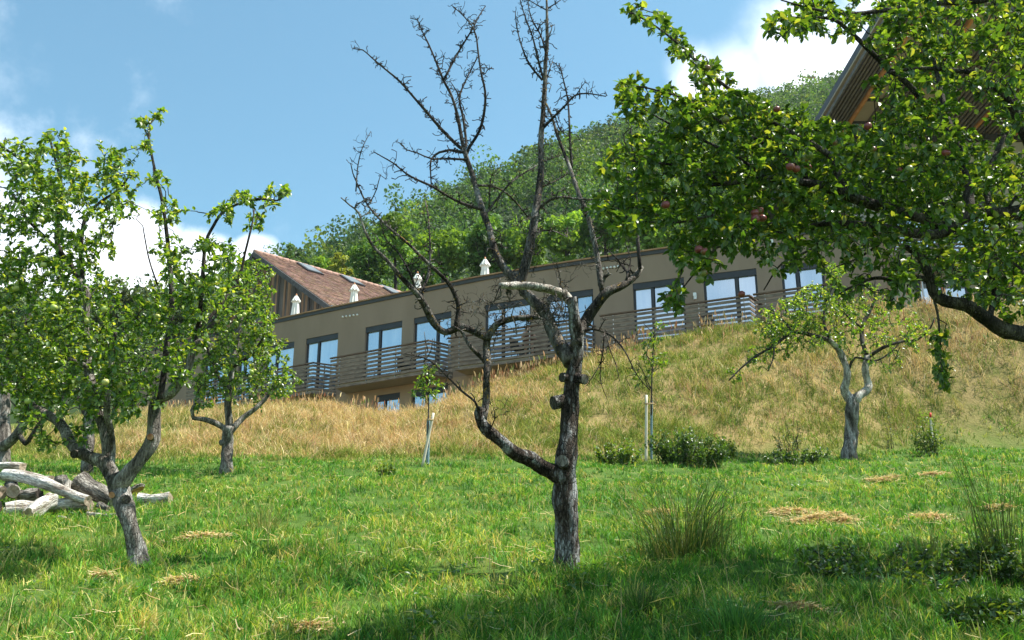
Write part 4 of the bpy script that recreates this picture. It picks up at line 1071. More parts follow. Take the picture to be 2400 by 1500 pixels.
# --- the dead apple tree in the centre
def dead_tree():
    g = ground_hit(1327, 1340); Y = g[1]
    t = empty('dead_apple_tree', g, 'bare dead apple tree with split silvery trunk and leafless crooked branches', 'tree')
    sk = Skel(Y)
    wood(t, 'trunk', sk, [([(1327, 1352), (1327, 1330), (1327, 1213), (1324, 1133), (1328, 1080), (1335, 1000), (1338, 920), (1346, 867), (1352, 830), (1352, 795), (1348, 760), (1343, 722), (1339, 698)], 0, 0, 0.0, Y, 10, 0, [35, 30, 29, 29, 27, 26, 25, 22, 19, 17, 15, 13, 12])], M['dead'], 0.22)
    def br(limbs, mat='dead_branch', spur=1.0, nm='branch', rough=0.14):
        if len(limbs) > 1:
            for l in limbs: br([l], mat, spur, nm, rough)
            return
        mb = MB()
        for l in limbs:
            W, r = sk.limb(*l); r = r * np.interp(r, [0.008, 0.02, 0.05, 0.08], [0.78, 0.86, 0.95, 1.0])
            mb.tube(W, r, sides(r.max()), True, rough, fr=7)
            spurs(mb, W, r, spur)
        return mb.build(nm, M[mat], t, True)
    def spurs(mb, W, r, k):
        # crooked little spur shoots along the thin wood
        Ls = np.linalg.norm(np.diff(W, axis=0), axis=1).sum()
        for _ in range(int(Ls / 0.044 * k)):
            i = RNG.integers(max(1, len(W) // 10), len(W)); a = W[i]
            if r[i] > 0.034: continue
            T = W[min(i + 1, len(W) - 1)] - W[max(i - 1, 0)]; T /= np.linalg.norm(T) + 1e-9
            d = rand_dirs(1)[0]; d -= T * d.dot(T) * 0.8; d[2] += 0.3; d /= np.linalg.norm(d)
            L = RNG.uniform(0.02, 0.09) if RNG.uniform() < 0.78 else RNG.uniform(0.09, 0.22)
            n = 3 if L < 0.06 else 5
            p = [a]
            for q in range(n):
                d = d + RNG.normal(0, 0.55, 3); d /= np.linalg.norm(d); p.append(p[-1] + d * L / n)
            r0 = min(0.0062, r[i] * 0.75) * RNG.uniform(0.75, 1.1)
            rr = np.linspace(r0, r0 * 0.62, n + 1); rr[-1] *= 1.5
            mb.tube(p, rr, 4, True)
            if L > 0.1:
                for _2 in range(2):
                    b = p[RNG.integers(1, n)]; d2 = rand_dirs(1)[0]; d2[2] += 0.3
                    mb.tube([b, b + d2 * L * 0.2, b + d2 * L * 0.2 + rand_dirs(1)[0] * L * 0.2], [r0 * 0.7, r0 * 0.55, r0 * 0.6], 4, True)
    # right fork and its vertical shoots
    br([([(1350, 810), (1358, 781), (1375, 749), (1396, 717), (1423, 685), (1460, 669), (1492, 645), (1503, 626)], 16, 8, 0.25, None, 12, 0, [15, 15, 14, 13, 12, 10, 9, 7.5]),
        ([(1415, 690), (1408, 667), (1416, 650), (1428, 642)], 9, 4, 0.05)], 'dead_branch', 0.4)
    br([([(1408, 668), (1401, 607), (1389, 551), (1375, 499), (1357, 457), (1338, 401), (1319, 350), (1305, 313), (1294, 275), (1280, 243)], 8.5, 3.2, 0.5)], 'dead_branch', 1.5)
    br([([(1340, 392), (1336, 327), (1333, 261), (1329, 224), (1317, 173), (1310, 149)], 4, 1.6, 0.3)], 'dead_twig', 1.5)
    br([([(1500, 630), (1494, 550), (1491, 480), (1487, 400), (1480, 330), (1478, 275), (1486, 252)], 5.5, 2.2, -0.2)], 'dead_twig', 0.9)
    br([([(1480, 655), (1465, 630), (1440, 600), (1424, 585)], 4.5, 1.5, 0.2), ([(1468, 655), (1478, 610), (1470, 580)], 3.5, 1.2, 0.2)], 'dead_twig', 1.6)
    # the broken white limb lying across
    br([([(1339, 708), (1322, 690), (1305, 683), (1263, 673), (1220, 670), (1172, 669)], 0, 0, -0.35, None, 10, 0, [12, 12, 11.5, 10.5, 10, 8.5])], 'white_wood', 0.25, 'broken_limb', 0.34)
    # left fork climbing to the upper crown
    br([([(1338, 850), (1311, 808), (1295, 776), (1284, 744), (1263, 717), (1241, 696), (1220, 675), (1199, 648), (1177, 622), (1161, 590), (1152, 560), (1147, 537), (1133, 499), (1119, 453), (1107, 411), (1093, 369), (1087, 348)], 0, 0, 0.7, None, 11, 0, [20, 18, 16.5, 15.5, 14.5, 13, 12, 11, 9.5, 9, 8.5, 8, 7.6, 7.3, 7, 6.5, 6])], 'dead_branch', 0.5)
    br([([(1087, 350), (1077, 345), (1039, 308), (1007, 271), (974, 233), (937, 191), (899, 159), (871, 135), (850, 117), (829, 114)], 5.2, 1.6, -0.4)], 'dead_twig', 2.2)
    br([([(1087, 350), (1084, 336), (1072, 271), (1058, 224), (1039, 187), (1018, 135), (1002, 98), (988, 70), (979, 47), (962, 42)], 5.4, 1.5, 0.2)], 'dead_twig', 2.0)
    br([([(1041, 186), (1067, 135), (1086, 103), (1109, 65), (1123, 37), (1138, 14)], 3.4, 1.5, 0.25)], 'dead_twig', 2.0)
    br([([(1087, 355), (1093, 341), (1086, 280), (1077, 229), (1095, 182), (1119, 135)], 4.2, 1.6, 0.3), ([(1078, 229), (1068, 210), (1055, 190)], 2.2, 1.2, 0.1)], 'dead_twig', 1.8)
    br([([(1094, 360), (1098, 348), (1123, 308), (1135, 261), (1137, 215), (1128, 173), (1121, 126), (1116, 84), (1109, 65), (1086, 37), (1058, 12)], 4.8, 1.4, -0.25)], 'dead_twig', 2.0)
    br([([(1090, 358), (1053, 352), (1030, 357), (1011, 373), (1009, 400), (1011, 434)], 4.2, 2, -0.3)], 'dead_twig', 1.6)
    br([([(1092, 374), (1049, 372), (1011, 372), (979, 359), (951, 350), (939, 336)], 3.6, 1.3, -0.5)], 'dead_twig', 1.8)
    br([([(1130, 490), (1119, 488), (1077, 474), (1039, 453), (1011, 436), (979, 422), (951, 406), (923, 383), (899, 369), (878, 357)], 4.8, 1.6, -0.6)], 'dead_twig', 2.0)
    br([([(1137, 504), (1151, 485), (1179, 448), (1207, 420), (1259, 387)], 3.6, 2, 0.3), ([(1146, 490), (1149, 434), (1152, 411), (1172, 392)], 2.6, 1.2, -0.2)], 'dead_branch', 1.4)
    br([([(1114, 434), (1161, 439), (1198, 462), (1226, 495), (1240, 512)], 3.4, 2.0, 0.4)], 'dead_branch', 1.4)
    # right upright limb
    br([([(1228, 690), (1221, 663), (1235, 607), (1247, 551), (1254, 504), (1263, 448), (1268, 397), (1268, 327), (1273, 261), (1277, 201), (1278, 154), (1282, 107), (1282, 47), (1281, -12)], 0, 0, 0.5, None, 11, 0, [12, 12, 11.5, 11, 10, 9, 8.5, 7.5, 6.5, 6, 5.5, 5, 4, 2.6])], 'dead_branch', 1.3)
    br([([(1271, 188), (1240, 149), (1221, 103), (1210, 56), (1208, 28)], 3.2, 1.3, 0.15)], 'dead_twig', 1.8)
    br([([(1274, 187), (1259, 131), (1249, 89), (1235, 51), (1221, 9), (1217, -12)], 3.4, 1.4, -0.2)], 'dead_twig', 1.8)
    br([([(1280, 126), (1268, 84), (1249, 51), (1240, 23), (1237, -2)], 3.0, 1.3, 0.3), ([(1282, 21), (1301, 9), (1317, -2)], 2.4, 1.3, 0.1), ([(1282, 24), (1259, 12), (1240, 0)], 2.2, 1.2, 0.1)], 'dead_twig', 1.8)
    br([([(1271, 303), (1301, 271), (1329, 243), (1347, 224), (1375, 219), (1420, 226)], 4.2, 1.5, -0.35), ([(1350, 224), (1362, 205), (1370, 194)], 2, 1.1, -0.1), ([(1301, 271), (1310, 300), (1330, 320)], 2, 1.1, 0.1)], 'dead_twig', 2.2)
    br([([(1258, 487), (1268, 485), (1291, 467), (1319, 462), (1357, 467), (1399, 467)], 5, 2, -0.3)], 'dead_branch', 1.8)
    br([([(1264, 440), (1300, 425), (1330, 408)], 3, 1.4, 0.2), ([(1268, 380), (1292, 372), (1316, 362)], 2.6, 1.2, 0.2), ([(1275, 210), (1295, 145), (1312, 165)], 2.2, 1.2, 0.1), ([(1250, 545), (1290, 540), (1330, 556)], 3, 1.3, 0.2)], 'dead_branch', 1.6)
    # the big low limb on the left, its elbow and the left crown
    br([([(1325, 1125), (1297, 1107), (1273, 1096), (1241, 1075), (1209, 1064), (1177, 1037), (1151, 1016), (1131, 995), (1121, 968), (1124, 955)], 0, 0, -0.45, None, 10, 0, [21, 20, 19, 18.5, 18, 16.5, 15, 14, 12.5, 9])], 'dead', 0.1, 'low_limb', 0.24)
    br([([(1131, 985), (1135, 968), (1140, 931), (1140, 888), (1143, 851), (1140, 813), (1143, 790)], 0, 0, 0.1, None, 10, 0, [10.5, 10, 9.5, 9.5, 9.5, 10, 10])], 'dead_branch', 0.3)
    br([([(1143, 792), (1135, 790), (1113, 779), (1081, 765), (1065, 771), (1044, 779), (1023, 765), (1007, 739), (991, 707), (969, 680), (937, 646), (904, 607), (876, 579), (853, 537), (841, 499), (820, 481), (799, 463)], 0, 0, -0.7, None, 10, 0, [9, 9, 9, 9, 9.5, 10, 9, 8, 7, 6, 5, 4.5, 4, 3.5, 3, 2.4, 1.6])], 'dead_branch', 0.9)
    br([([(1143, 792), (1161, 763), (1193, 749), (1231, 744), (1262, 744)], 0, 0, -0.2, None, 10, 0, [9.5, 9, 8, 7, 6])], 'dead_branch', 0.6)
    br([([(1003, 733), (988, 691), (1004, 644), (1008, 583), (1004, 513), (997, 471)], 5.4, 1.7, 0.25)], 'dead_branch', 1.5)
    br([([(1068, 770), (1074, 717), (1055, 669), (1028, 640), (985, 600), (960, 574), (904, 527), (862, 481), (839, 434), (827, 406), (822, 383)], 7.0, 1.6, -0.5)], 'dead_branch', 1.0)
    br([([(860, 480), (869, 472), (883, 443), (892, 411), (905, 420)], 2.2, 1.1, -0.1), ([(834, 448), (839, 387), (850, 345), (869, 308)], 2.4, 1.0, 0.2)], 'dead_twig', 1.6)
    br([([(976, 690), (965, 650), (937, 597), (904, 560), (892, 520)], 4, 1.5, -0.2)], 'dead_twig', 1.4)
    br([([(1138, 850), (1128, 838), (1103, 813), (1081, 776), (1060, 765)], 6, 5, -0.1)], 'dead_branch', 0.5)
    br([([(1122, 960), (1113, 941), (1081, 915), (1049, 883), (1007, 845), (953, 829), (921, 832)], 3.8, 1.4, -0.4)], 'dead_twig', 1.0)
    br([([(1135, 985), (1152, 1000), (1160, 980), (1158, 962)], 3, 1.4, -0.1), ([(1131, 975), (1140, 960), (1130, 935)], 2.4, 1.2, -0.1)], 'dead_twig', 1.5)
    # tangle of spurs round the middle
    tang = []
    for _ in range(46):
        x, y = RNG.uniform(1060, 1330), RNG.uniform(690, 790)
        q = sk.near(x, y); a = q[:2]; e = np.array([x, y])
        if np.hypot(*(e - a)) > 90: continue
        m1 = a + (e - a) * 0.5 + RNG.normal(0, 9, 2)
        tang.append(([a, m1, e, e + RNG.normal(0, 12, 2)], 2.2, 1.1, RNG.uniform(-0.3, 0.3)))
    for l in tang: br([l], 'dead_branch', 1.6, 'spur')
    # upward tangle below the terrace line
    tang = []
    for _ in range(30):
        x, y = RNG.uniform(1150, 1420), RNG.uniform(500, 700)
        q = sk.near(x, y); a = q[:2]; e = np.array([x, y])
        if np.hypot(*(e - a)) > 100: continue
        tang.append(([a, a + (e - a) * 0.5 + RNG.normal(0, 8, 2), e], 2.0, 1.0, RNG.uniform(-0.3, 0.3)))
    for l in tang: br([l], 'dead_branch', 1.4, 'spur')
    # drooping twigs on the right
    br([([(1368, 775), (1391, 771), (1433, 787), (1465, 824), (1492, 877), (1524, 915)], 3.6, 1.3, -0.3)], 'dead_twig', 1.0)
    for l in [([(1417, 780), (1415, 800), (1407, 851), (1375, 904)], 2.6, 1.2, -0.1), ([(1423, 785), (1428, 815), (1444, 856), (1452, 893)], 2.0, 1.0, -0.2), ([(1412, 824), (1407, 888), (1423, 936)], 2.0, 1.0, 0.1)]: br([l], 'dead_twig', 0.8)
    # sawn stubs with their cut faces
    def stub(p0, p1, r, dY, face='bark_dark'):
        a = sk.near(*p0); A = a[3:6]; B = P(*p1, a[2] + dY); rw = r * a[4] / FPX * 1.02
        mb = MB(); d = (B - A) / np.linalg.norm(B - A)
        mb.tube([A, A + (B - A) * 0.6, B], [rw * 1.2, rw, rw], 14, False, 0.12, fr=9); s_ = mb.build('stub', M['dead'], t, True)
        c = MB(); c.tube([B - d * 0.006, B + d * 0.004, B + d * 0.005], [rw * 0.97, rw * 0.95, rw * 0.5], 14); c.build('cut_face', M[face], s_)
    stub((1328, 941), (1297, 945), 16, -0.08, 'bark_dark'); stub((1350, 888), (1371, 889), 12, -0.12, 'log_grey'); stub((1324, 1090), (1317, 1080), 14, -0.22, 'log_grey')
    stub((1335, 885), (1316, 884), 11, -0.06, 'bark_dark')
dead_tree()

# --- the leafy apple tree on the left
def left_tree():
    g = ground_hit(331, 1333); Y = g[1]
    t = empty('apple_tree', g, 'leafy apple tree with leaning forked grey trunk and many green apples, by the log pile', 'tree', 'apple trees of the orchard')
    sk = Skel(Y)
    wood(t, 'trunk', sk, [([(333, 1345), (330, 1325), (313, 1260), (299, 1209), (286, 1167), (276, 1139), (264, 1111)], 0, 0, 0.1, Y, 9, 0, [25, 23, 20, 20, 21, 23, 20])], M['bark'], 0.2)
    wood(t, 'limb', sk, [([(278, 1143), (261, 1111), (243, 1083), (205, 1069), (182, 1055), (163, 1031), (149, 1003), (126, 980), (93, 965), (50, 930), (0, 900)], 0, 0, 0.5, None, 9, 0, [21, 19, 16, 14, 13, 12, 11, 10, 8, 6, 4])], M['bark'], 0.18)
    wood(t, 'limb', sk, [([(266, 1115), (254, 1097), (252, 1055), (243, 1003), (229, 961), (217, 910), (207, 859), (200, 800), (200, 747), (205, 700), (196, 672), (187, 655)], 0, 0, 0.3, None, 9, 0, [15, 14, 12, 12, 11, 11, 11, 10, 9.5, 9, 8.5, 8])], M['bark'], 0.18)
    wood(t, 'limb', sk, [([(258, 1090), (262, 1050), (258, 1003), (250, 960), (256, 900), (262, 840), (270, 780)], 10, 4.5, -0.5)], M['bark'], 0.15)
    wood(t, 'limb', sk, [([(274, 1140), (289, 1125), (308, 1101), (336, 1069), (359, 1027), (361, 980), (369, 938), (397, 924), (420, 896), (443, 859), (453, 817), (468, 800), (492, 810)], 0, 0, -0.3, None, 9, 0, [20, 18, 17, 16, 15.5, 14.5, 14, 13, 11.5, 10, 8, 7, 6])], M['bark'], 0.2)
    wood(t, 'limb', sk, [([(195, 690), (187, 660), (165, 620), (143, 593), (133, 560), (138, 500), (143, 433), (133, 387), (123, 350), (117, 323)], 8, 2.2, 0.2)], M['bark_dark'])
    wood(t, 'limb', sk, [([(143, 440), (100, 427), (67, 387), (33, 363), (0, 340), (-30, 312)], 5, 2.4, -0.2)], M['bark_dark'])
    wood(t, 'limb', sk, [([(196, 680), (190, 600), (195, 530), (207, 500), (240, 470), (280, 443), (310, 400)], 6, 2.2, -0.3)], M['bark_dark'])
    wood(t, 'limb', sk, [([(143, 593), (110, 560), (67, 517), (40, 470), (20, 440)], 5, 2, 0.4)], M['bark_dark'])
    wood(t, 'limb', sk, [([(205, 859), (150, 838), (141, 836)], 6, 5, -0.15)], M['bark'])
    wood(t, 'limb', sk, [([(375, 936), (385, 870), (392, 800), (402, 740), (402, 690), (398, 620), (390, 540), (380, 470), (368, 420), (357, 370), (349, 322), (352, 290), (375, 266)], 7.5, 2.2, 0.2)], M['bark_dark'])
    wood(t, 'limb', sk, [([(349, 325), (336, 296), (330, 272)], 2, 1.2, 0.1)], M['bark_dark'])
    wood(t, 'limb', sk, [([(447, 855), (462, 780), (470, 720), (475, 650), (482, 570), (500, 530), (520, 500), (553, 480), (605, 466), (650, 470), (676, 450)], 6.5, 1.8, -0.4)], M['bark_dark'])
    wood(t, 'limb', sk, [([(462, 780), (520, 710), (560, 650), (575, 590), (592, 520), (596, 488)], 5, 1.8, 0.3)], M['bark_dark'])
    wood(t, 'limb', sk, [([(368, 665), (350, 610), (340, 560), (335, 530)], 2.4, 1.4, -0.2)], M['bark_dark'])
    for p0, p1, r in (((190, 1060), (174, 1064), 10), ((275, 1152), (262, 1160), 8), ((290, 1165), (297, 1170), 10), ((359, 1030), (352, 1024), 8)):
        a = sk.near(*p0); A = a[3:6]; B = P(*p1, a[2] - 0.14); rw = r * a[4] / FPX
        mb = MB(); mb.tube([A, A + (B - A) * .6, B], [rw * 1.1, rw, rw], 12, False, 0.12, fr=9); s_ = mb.build('stub', M['bark'], t, True)
        d = (B - A) / np.linalg.norm(B - A); c = MB(); c.tube([B - d * 0.006, B + d * 0.003, B + d * 0.004], [rw * 0.97, rw * 0.9, rw * 0.4], 12); c.build('cut_face', M['cut_red' if r == 8 else 'bark_dark'], s_)
    y0, y1 = Y - 0.9, Y + 1.1
    blobs = [(120, 420, 90, 42, y0, y1), (60, 560, 120, 62, y0, y1), (180, 600, 90, 42, y0, y1), (70, 720, 130, 90, y0, y1), (210, 740, 100, 56, y0, y1), (40, 860, 120, 90, y0, y1),
             (180, 870, 100, 62, y0, y1), (300, 820, 90, 46, y0, y1), (250, 470, 70, 30, y0, y1), (275, 400, 48, 16, y0, y1), (250, 375, 40, 10, y0, y1), (130, 350, 50, 16, y0, y1), (30, 360, 50, 16, y0, y1), (130, 450, 80, 40, y0, y1), (60, 470, 90, 40, y0, y1), (-120, 600, 160, 60, y0, y1), (-120, 820, 150, 60, y0, y1),
             (390, 500, 34, 12, y0, y1), (402, 590, 44, 18, y0, y1), (420, 680, 60, 26, y0, y1), (350, 740, 60, 24, y0, y1), (430, 780, 60, 26, y0, y1), (372, 420, 24, 6, y0, y1), (350, 340, 18, 5, y0, y1), (334, 285, 16, 5, Y - .1, Y + .2), (372, 270, 14, 4, Y - .1, Y + .2),
             (520, 500, 28, 9, y0, Y), (570, 470, 26, 8, y0, Y), (630, 462, 26, 7, y0, Y), (672, 450, 12, 4, y0, Y), (500, 590, 50, 18, y0, Y), (540, 660, 60, 24, y0, y1), (592, 520, 24, 6, y0, y1), (480, 700, 60, 22, y0, y1),
             (140, 960, 110, 46, y0, y1), (330, 940, 60, 16, y0, y1), (400, 870, 50, 18, y0, y1), (270, 930, 70, 20, y0, y1), (200, 520, 80, 20, y0, y1)]
    blobs = [(x, y, r, int(n * 1.6) if n > 12 else int(n * 1.4), a, b) for x, y, r, n, a, b in blobs]
    S, arr = grow_crown(t, sk, blobs, 0.055, 15, (M['leaf'], M['bark_dark']), 0.0035, (3, 4, 3.6, 1.9), bright=1.25)
    idx = RNG.choice(len(S), 78, replace=False)
    for i in idx: hang_apple(t, S[i] + np.array([RNG.normal(0, 0.03), RNG.normal(-0.05, 0.03), -0.045]), RNG.uniform(0.024, 0.031), 'apple_green')
left_tree()

# --- the smaller apple tree in front of the balconies
def mid_tree():
    g = ground_hit(530, 1110); Y = g[1]
    t = empty('apple_tree', g, 'small round crowned apple tree with green apples standing before the left balconies', 'tree', 'apple trees of the orchard')
    sk = Skel(Y)
    wood(t, 'trunk', sk, [([(530, 1116), (531, 1090), (532, 1064), (534, 1022), (536, 1000)], 0, 0, 0.0, Y, 7, 0, [16, 14, 13, 13, 13])], M['bark'], 0.2)
    wood(t, 'limb', sk, [([(535, 1018), (525, 1003), (499, 989), (475, 982), (453, 980), (450, 962), (458, 946)], 8, 4, -0.4)], M['bark'])
    wood(t, 'limb', sk, [([(536, 1005), (537, 989), (534, 943), (538, 900), (548, 840), (560, 780), (575, 700), (590, 640)], 9, 2.4, 0.2)], M['bark'])
    wood(t, 'limb', sk, [([(540, 1012), (555, 994), (574, 975), (598, 958), (625, 930), (650, 890)], 8, 3, 0.4)], M['bark'])
    wood(t, 'limb', sk, [([(538, 920), (510, 880), (490, 830), (480, 780)], 5, 2, -0.3)], M['bark_dark'])
    wood(t, 'limb', sk, [([(545, 860), (590, 830), (618, 790), (632, 750)], 5, 2, -0.4)], M['bark_dark'])
    mb = MB(); a = sk.near(534, 1036); B = P(517, 1038, Y - 0.05); mb.tube([a[3:6], B], [0.06, 0.055], 10, True, 0.1); mb.build('stub', M['bark'], t, True)
    y0, y1 = Y - 1.1, Y + 1.1
    blobs = [(560, 850, 75, 85, y0, y1), (500, 880, 55, 46, y0, y1), (630, 860, 55, 46, y0, y1), (660, 905, 32, 18, y0, y1), (580, 760, 75, 85, y0, y1), (560, 680, 55, 42, y0, y1), (600, 740, 46, 46, y0, y1), (610, 640, 32, 18, y0, y1), (480, 930, 36, 14, y0, y1), (500, 790, 55, 36, y0, y1), (640, 810, 30, 16, y0, y1), (690, 890, 14, 4, Y - .5, Y + .5), (590, 910, 60, 24, y0, y1), (622, 690, 24, 12, y0, y1)]
    S, arr = grow_crown(t, sk, [(x, y, r, int(n * 1.35), a, b) for x, y, r, n, a, b in blobs], 0.075, 13, (M['leaf'], M['bark_dark']), 0.006, (3, 4, 3.6, 1.9), bright=1.2)
    for i in RNG.choice(len(S), 62, replace=False): hang_apple(t, S[i] + np.array([0, -0.06, -0.05]), RNG.uniform(0.034, 0.042), 'apple_green')
mid_tree()

# --- far left and behind
def far_left_tree():
    g = ground_hit(6, 1085); Y = g[1]
    t = empty('apple_tree', g, 'gnarled apple tree cut by the left picture edge with a low twisted lichen covered limb', 'tree', 'apple trees of the orchard')
    sk = Skel(Y)
    wood(t, 'trunk', sk, [([(4, 1095), (4, 1060), (6, 1000), (4, 940), (-6, 880), (-20, 800)], 0, 0, 0.0, Y, 8, 0, [21, 19, 18, 18, 15, 12])], M['bark'], 0.22)
    wood(t, 'limb', sk, [([(-10, 1062), (14, 1042), (37, 1022), (61, 985), (85, 972), (103, 971), (120, 950), (130, 920)], 13, 4, -0.9)], M['bark'], 0.24)
    wood(t, 'limb', sk, [([(44, 1015), (60, 1040), (75, 1020), (90, 995), (110, 975)], 6, 3, -0.3)], M['bark_dark'], 0.2)
    wood(t, 'limb', sk, [([(-6, 880), (40, 800), (70, 730), (90, 680)], 9, 3, 0.3)], M['bark_dark'])
    y0, y1 = Y - 1.2, Y + 1.0
    S, arr = grow_crown(t, sk, [(40, 850, 90, 46, y0, y1), (0, 740, 130, 66, y0, y1), (110, 900, 60, 22, y0, y1), (-120, 780, 160, 50, y0, y1), (120, 760, 70, 26, y0, y1), (60, 940, 60, 10, y0, y1)], 0.07, 12, (M['leaf'], M['bark_dark']), 0.005, (4, 4, 2.4, 0.8), bright=1.1)
    for i in RNG.choice(len(S), 16, replace=False): hang_apple(t, S[i] + np.array([0, -0.05, -0.05]), 0.032, 'apple_green')
def back_left_tree():
    g = ground_hit(204, 1112); Y = g[1]
    t = empty('apple_tree', g, 'apple tree whose short straight trunk shows just behind the log pile', 'tree', 'apple trees of the orchard')
    sk = Skel(Y)
    wood(t, 'trunk', sk, [([(204, 1120), (205, 1085), (206, 1040), (210, 980), (222, 900)], 0, 0, 0, Y, 8, 0, [14, 13.5, 13, 12, 9])], M['bark'], 0.2)
    wood(t, 'limb', sk, [([(210, 985), (180, 930), (160, 870)], 7, 3, 0.4)], M['bark_dark']); wood(t, 'limb', sk, [([(212, 960), (260, 910), (300, 850)], 7, 3, -0.4)], M['bark_dark'])
    y0, y1 = Y - 1.2, Y + 1.2
    grow_crown(t, sk, [(160, 860, 80, 50, y0, y1), (250, 840, 90, 60, y0, y1), (330, 880, 60, 26, y0, y1), (220, 760, 80, 40, y0, y1), (340, 800, 60, 26, y0, y1), (120, 940, 60, 16, y0, y1)], 0.075, 12, (M['leaf'], M['bark_dark']), 0.006, (4, 4, 2, 0.6))
far_left_tree(); back_left_tree()

# --- the sparse tree at the foot of the bank on the right
def right_mid_tree():
    g = ground_hit(1990, 1076); Y = g[1]
    t = empty('apple_tree', g, 'sparse old apple tree with white forked limbs at the bank foot', 'tree', 'apple trees of the orchard')
    sk = Skel(Y)
    wood(t, 'trunk', sk, [([(1989, 1084), (1991, 1060), (1994, 1025), (1996, 983), (1998, 942), (1997, 930)], 0, 0, 0.0, Y, 7, 0, [19, 17, 16, 15.5, 16, 14])], M['bark'], 0.2)
    wood(t, 'limb', sk, [([(1993, 940), (1984, 925), (1979, 910), (1986, 878), (1975, 837), (1958, 812), (1940, 795)], 0, 0, -0.2, None, 7, 0, [11, 10, 8.5, 8, 8, 7, 6])], M['pale_bark'], 0.2)
    wood(t, 'limb', sk, [([(1940, 796), (1900, 785), (1858, 779), (1817, 808), (1775, 833), (1742, 858), (1708, 892)], 5.5, 1.6, -0.7)], M['bark_dark'])
    wood(t, 'limb', sk, [([(2002, 942), (2012, 928), (2029, 917), (2036, 902), (2027, 867), (2033, 833)], 0, 0, 0.2, None, 7, 0, [11, 10, 9, 8.5, 8, 6.5])], M['pale_bark'], 0.2)
    wood(t, 'limb', sk, [([(2033, 836), (2021, 800), (2021, 762), (2037, 733), (2050, 700), (2052, 650)], 6, 2, 0.4)], M['bark_dark'])
    wood(t, 'limb', sk, [([(2032, 838), (2075, 812), (2117, 800), (2150, 796), (2179, 771), (2190, 745)], 4.5, 1.6, -0.4)], M['bark_dark'])
    wood(t, 'limb', sk, [([(1989, 868), (2004, 838), (2050, 846), (2088, 825), (2110, 800)], 3, 1.4, 0.2)], M['bark_dark'])
    wood(t, 'limb', sk, [([(1945, 797), (1930, 750), (1940, 700), (1960, 650)], 4, 1.5, 0.3)], M['bark_dark']); wood(t, 'limb', sk, [([(1858, 780), (1830, 745), (1800, 730)], 3, 1.3, 0.3)], M['bark_dark'])
    wood(t, 'limb', sk, [([(2021, 770), (1985, 740), (1965, 715)], 3, 1.3, -0.3)], M['bark_dark']); wood(t, 'limb', sk, [([(1815, 808), (1812, 840), (1800, 870)], 2.2, 1.1, -0.2)], M['bark_dark'])
    y0, y1 = Y - 1.0, Y + 0.9
    bl = [(x, y, r, int(n * 2.9), a, c) for x, y, r, n, a, c in [(1850, 750, 60, 36, y0, y1), (1900, 720, 60, 34, y0, y1), (1955, 700, 45, 22, y0, y1), (2040, 720, 60, 24, y0, y1), (2100, 770, 60, 18, y0, y1), (1830, 800, 45, 22, y0, y1), (1780, 838, 34, 10, y0, y1), (1960, 760, 55, 24, y0, y1), (2010, 800, 50, 12, y0, y1), (1955, 640, 26, 10, y0, y1), (2075, 830, 50, 8, y0, y1), (1720, 880, 20, 4, Y - .8, Y), (2150, 790, 36, 8, y0, y1), (1900, 790, 40, 12, y0, y1), (1800, 760, 40, 12, y0, y1)]]
    S, arr = grow_crown(t, sk, bl, 0.075, 10, (M['leaf'], M['bark_dark']), 0.006, (2, 4, 4, 2), bright=1.25)
right_mid_tree()

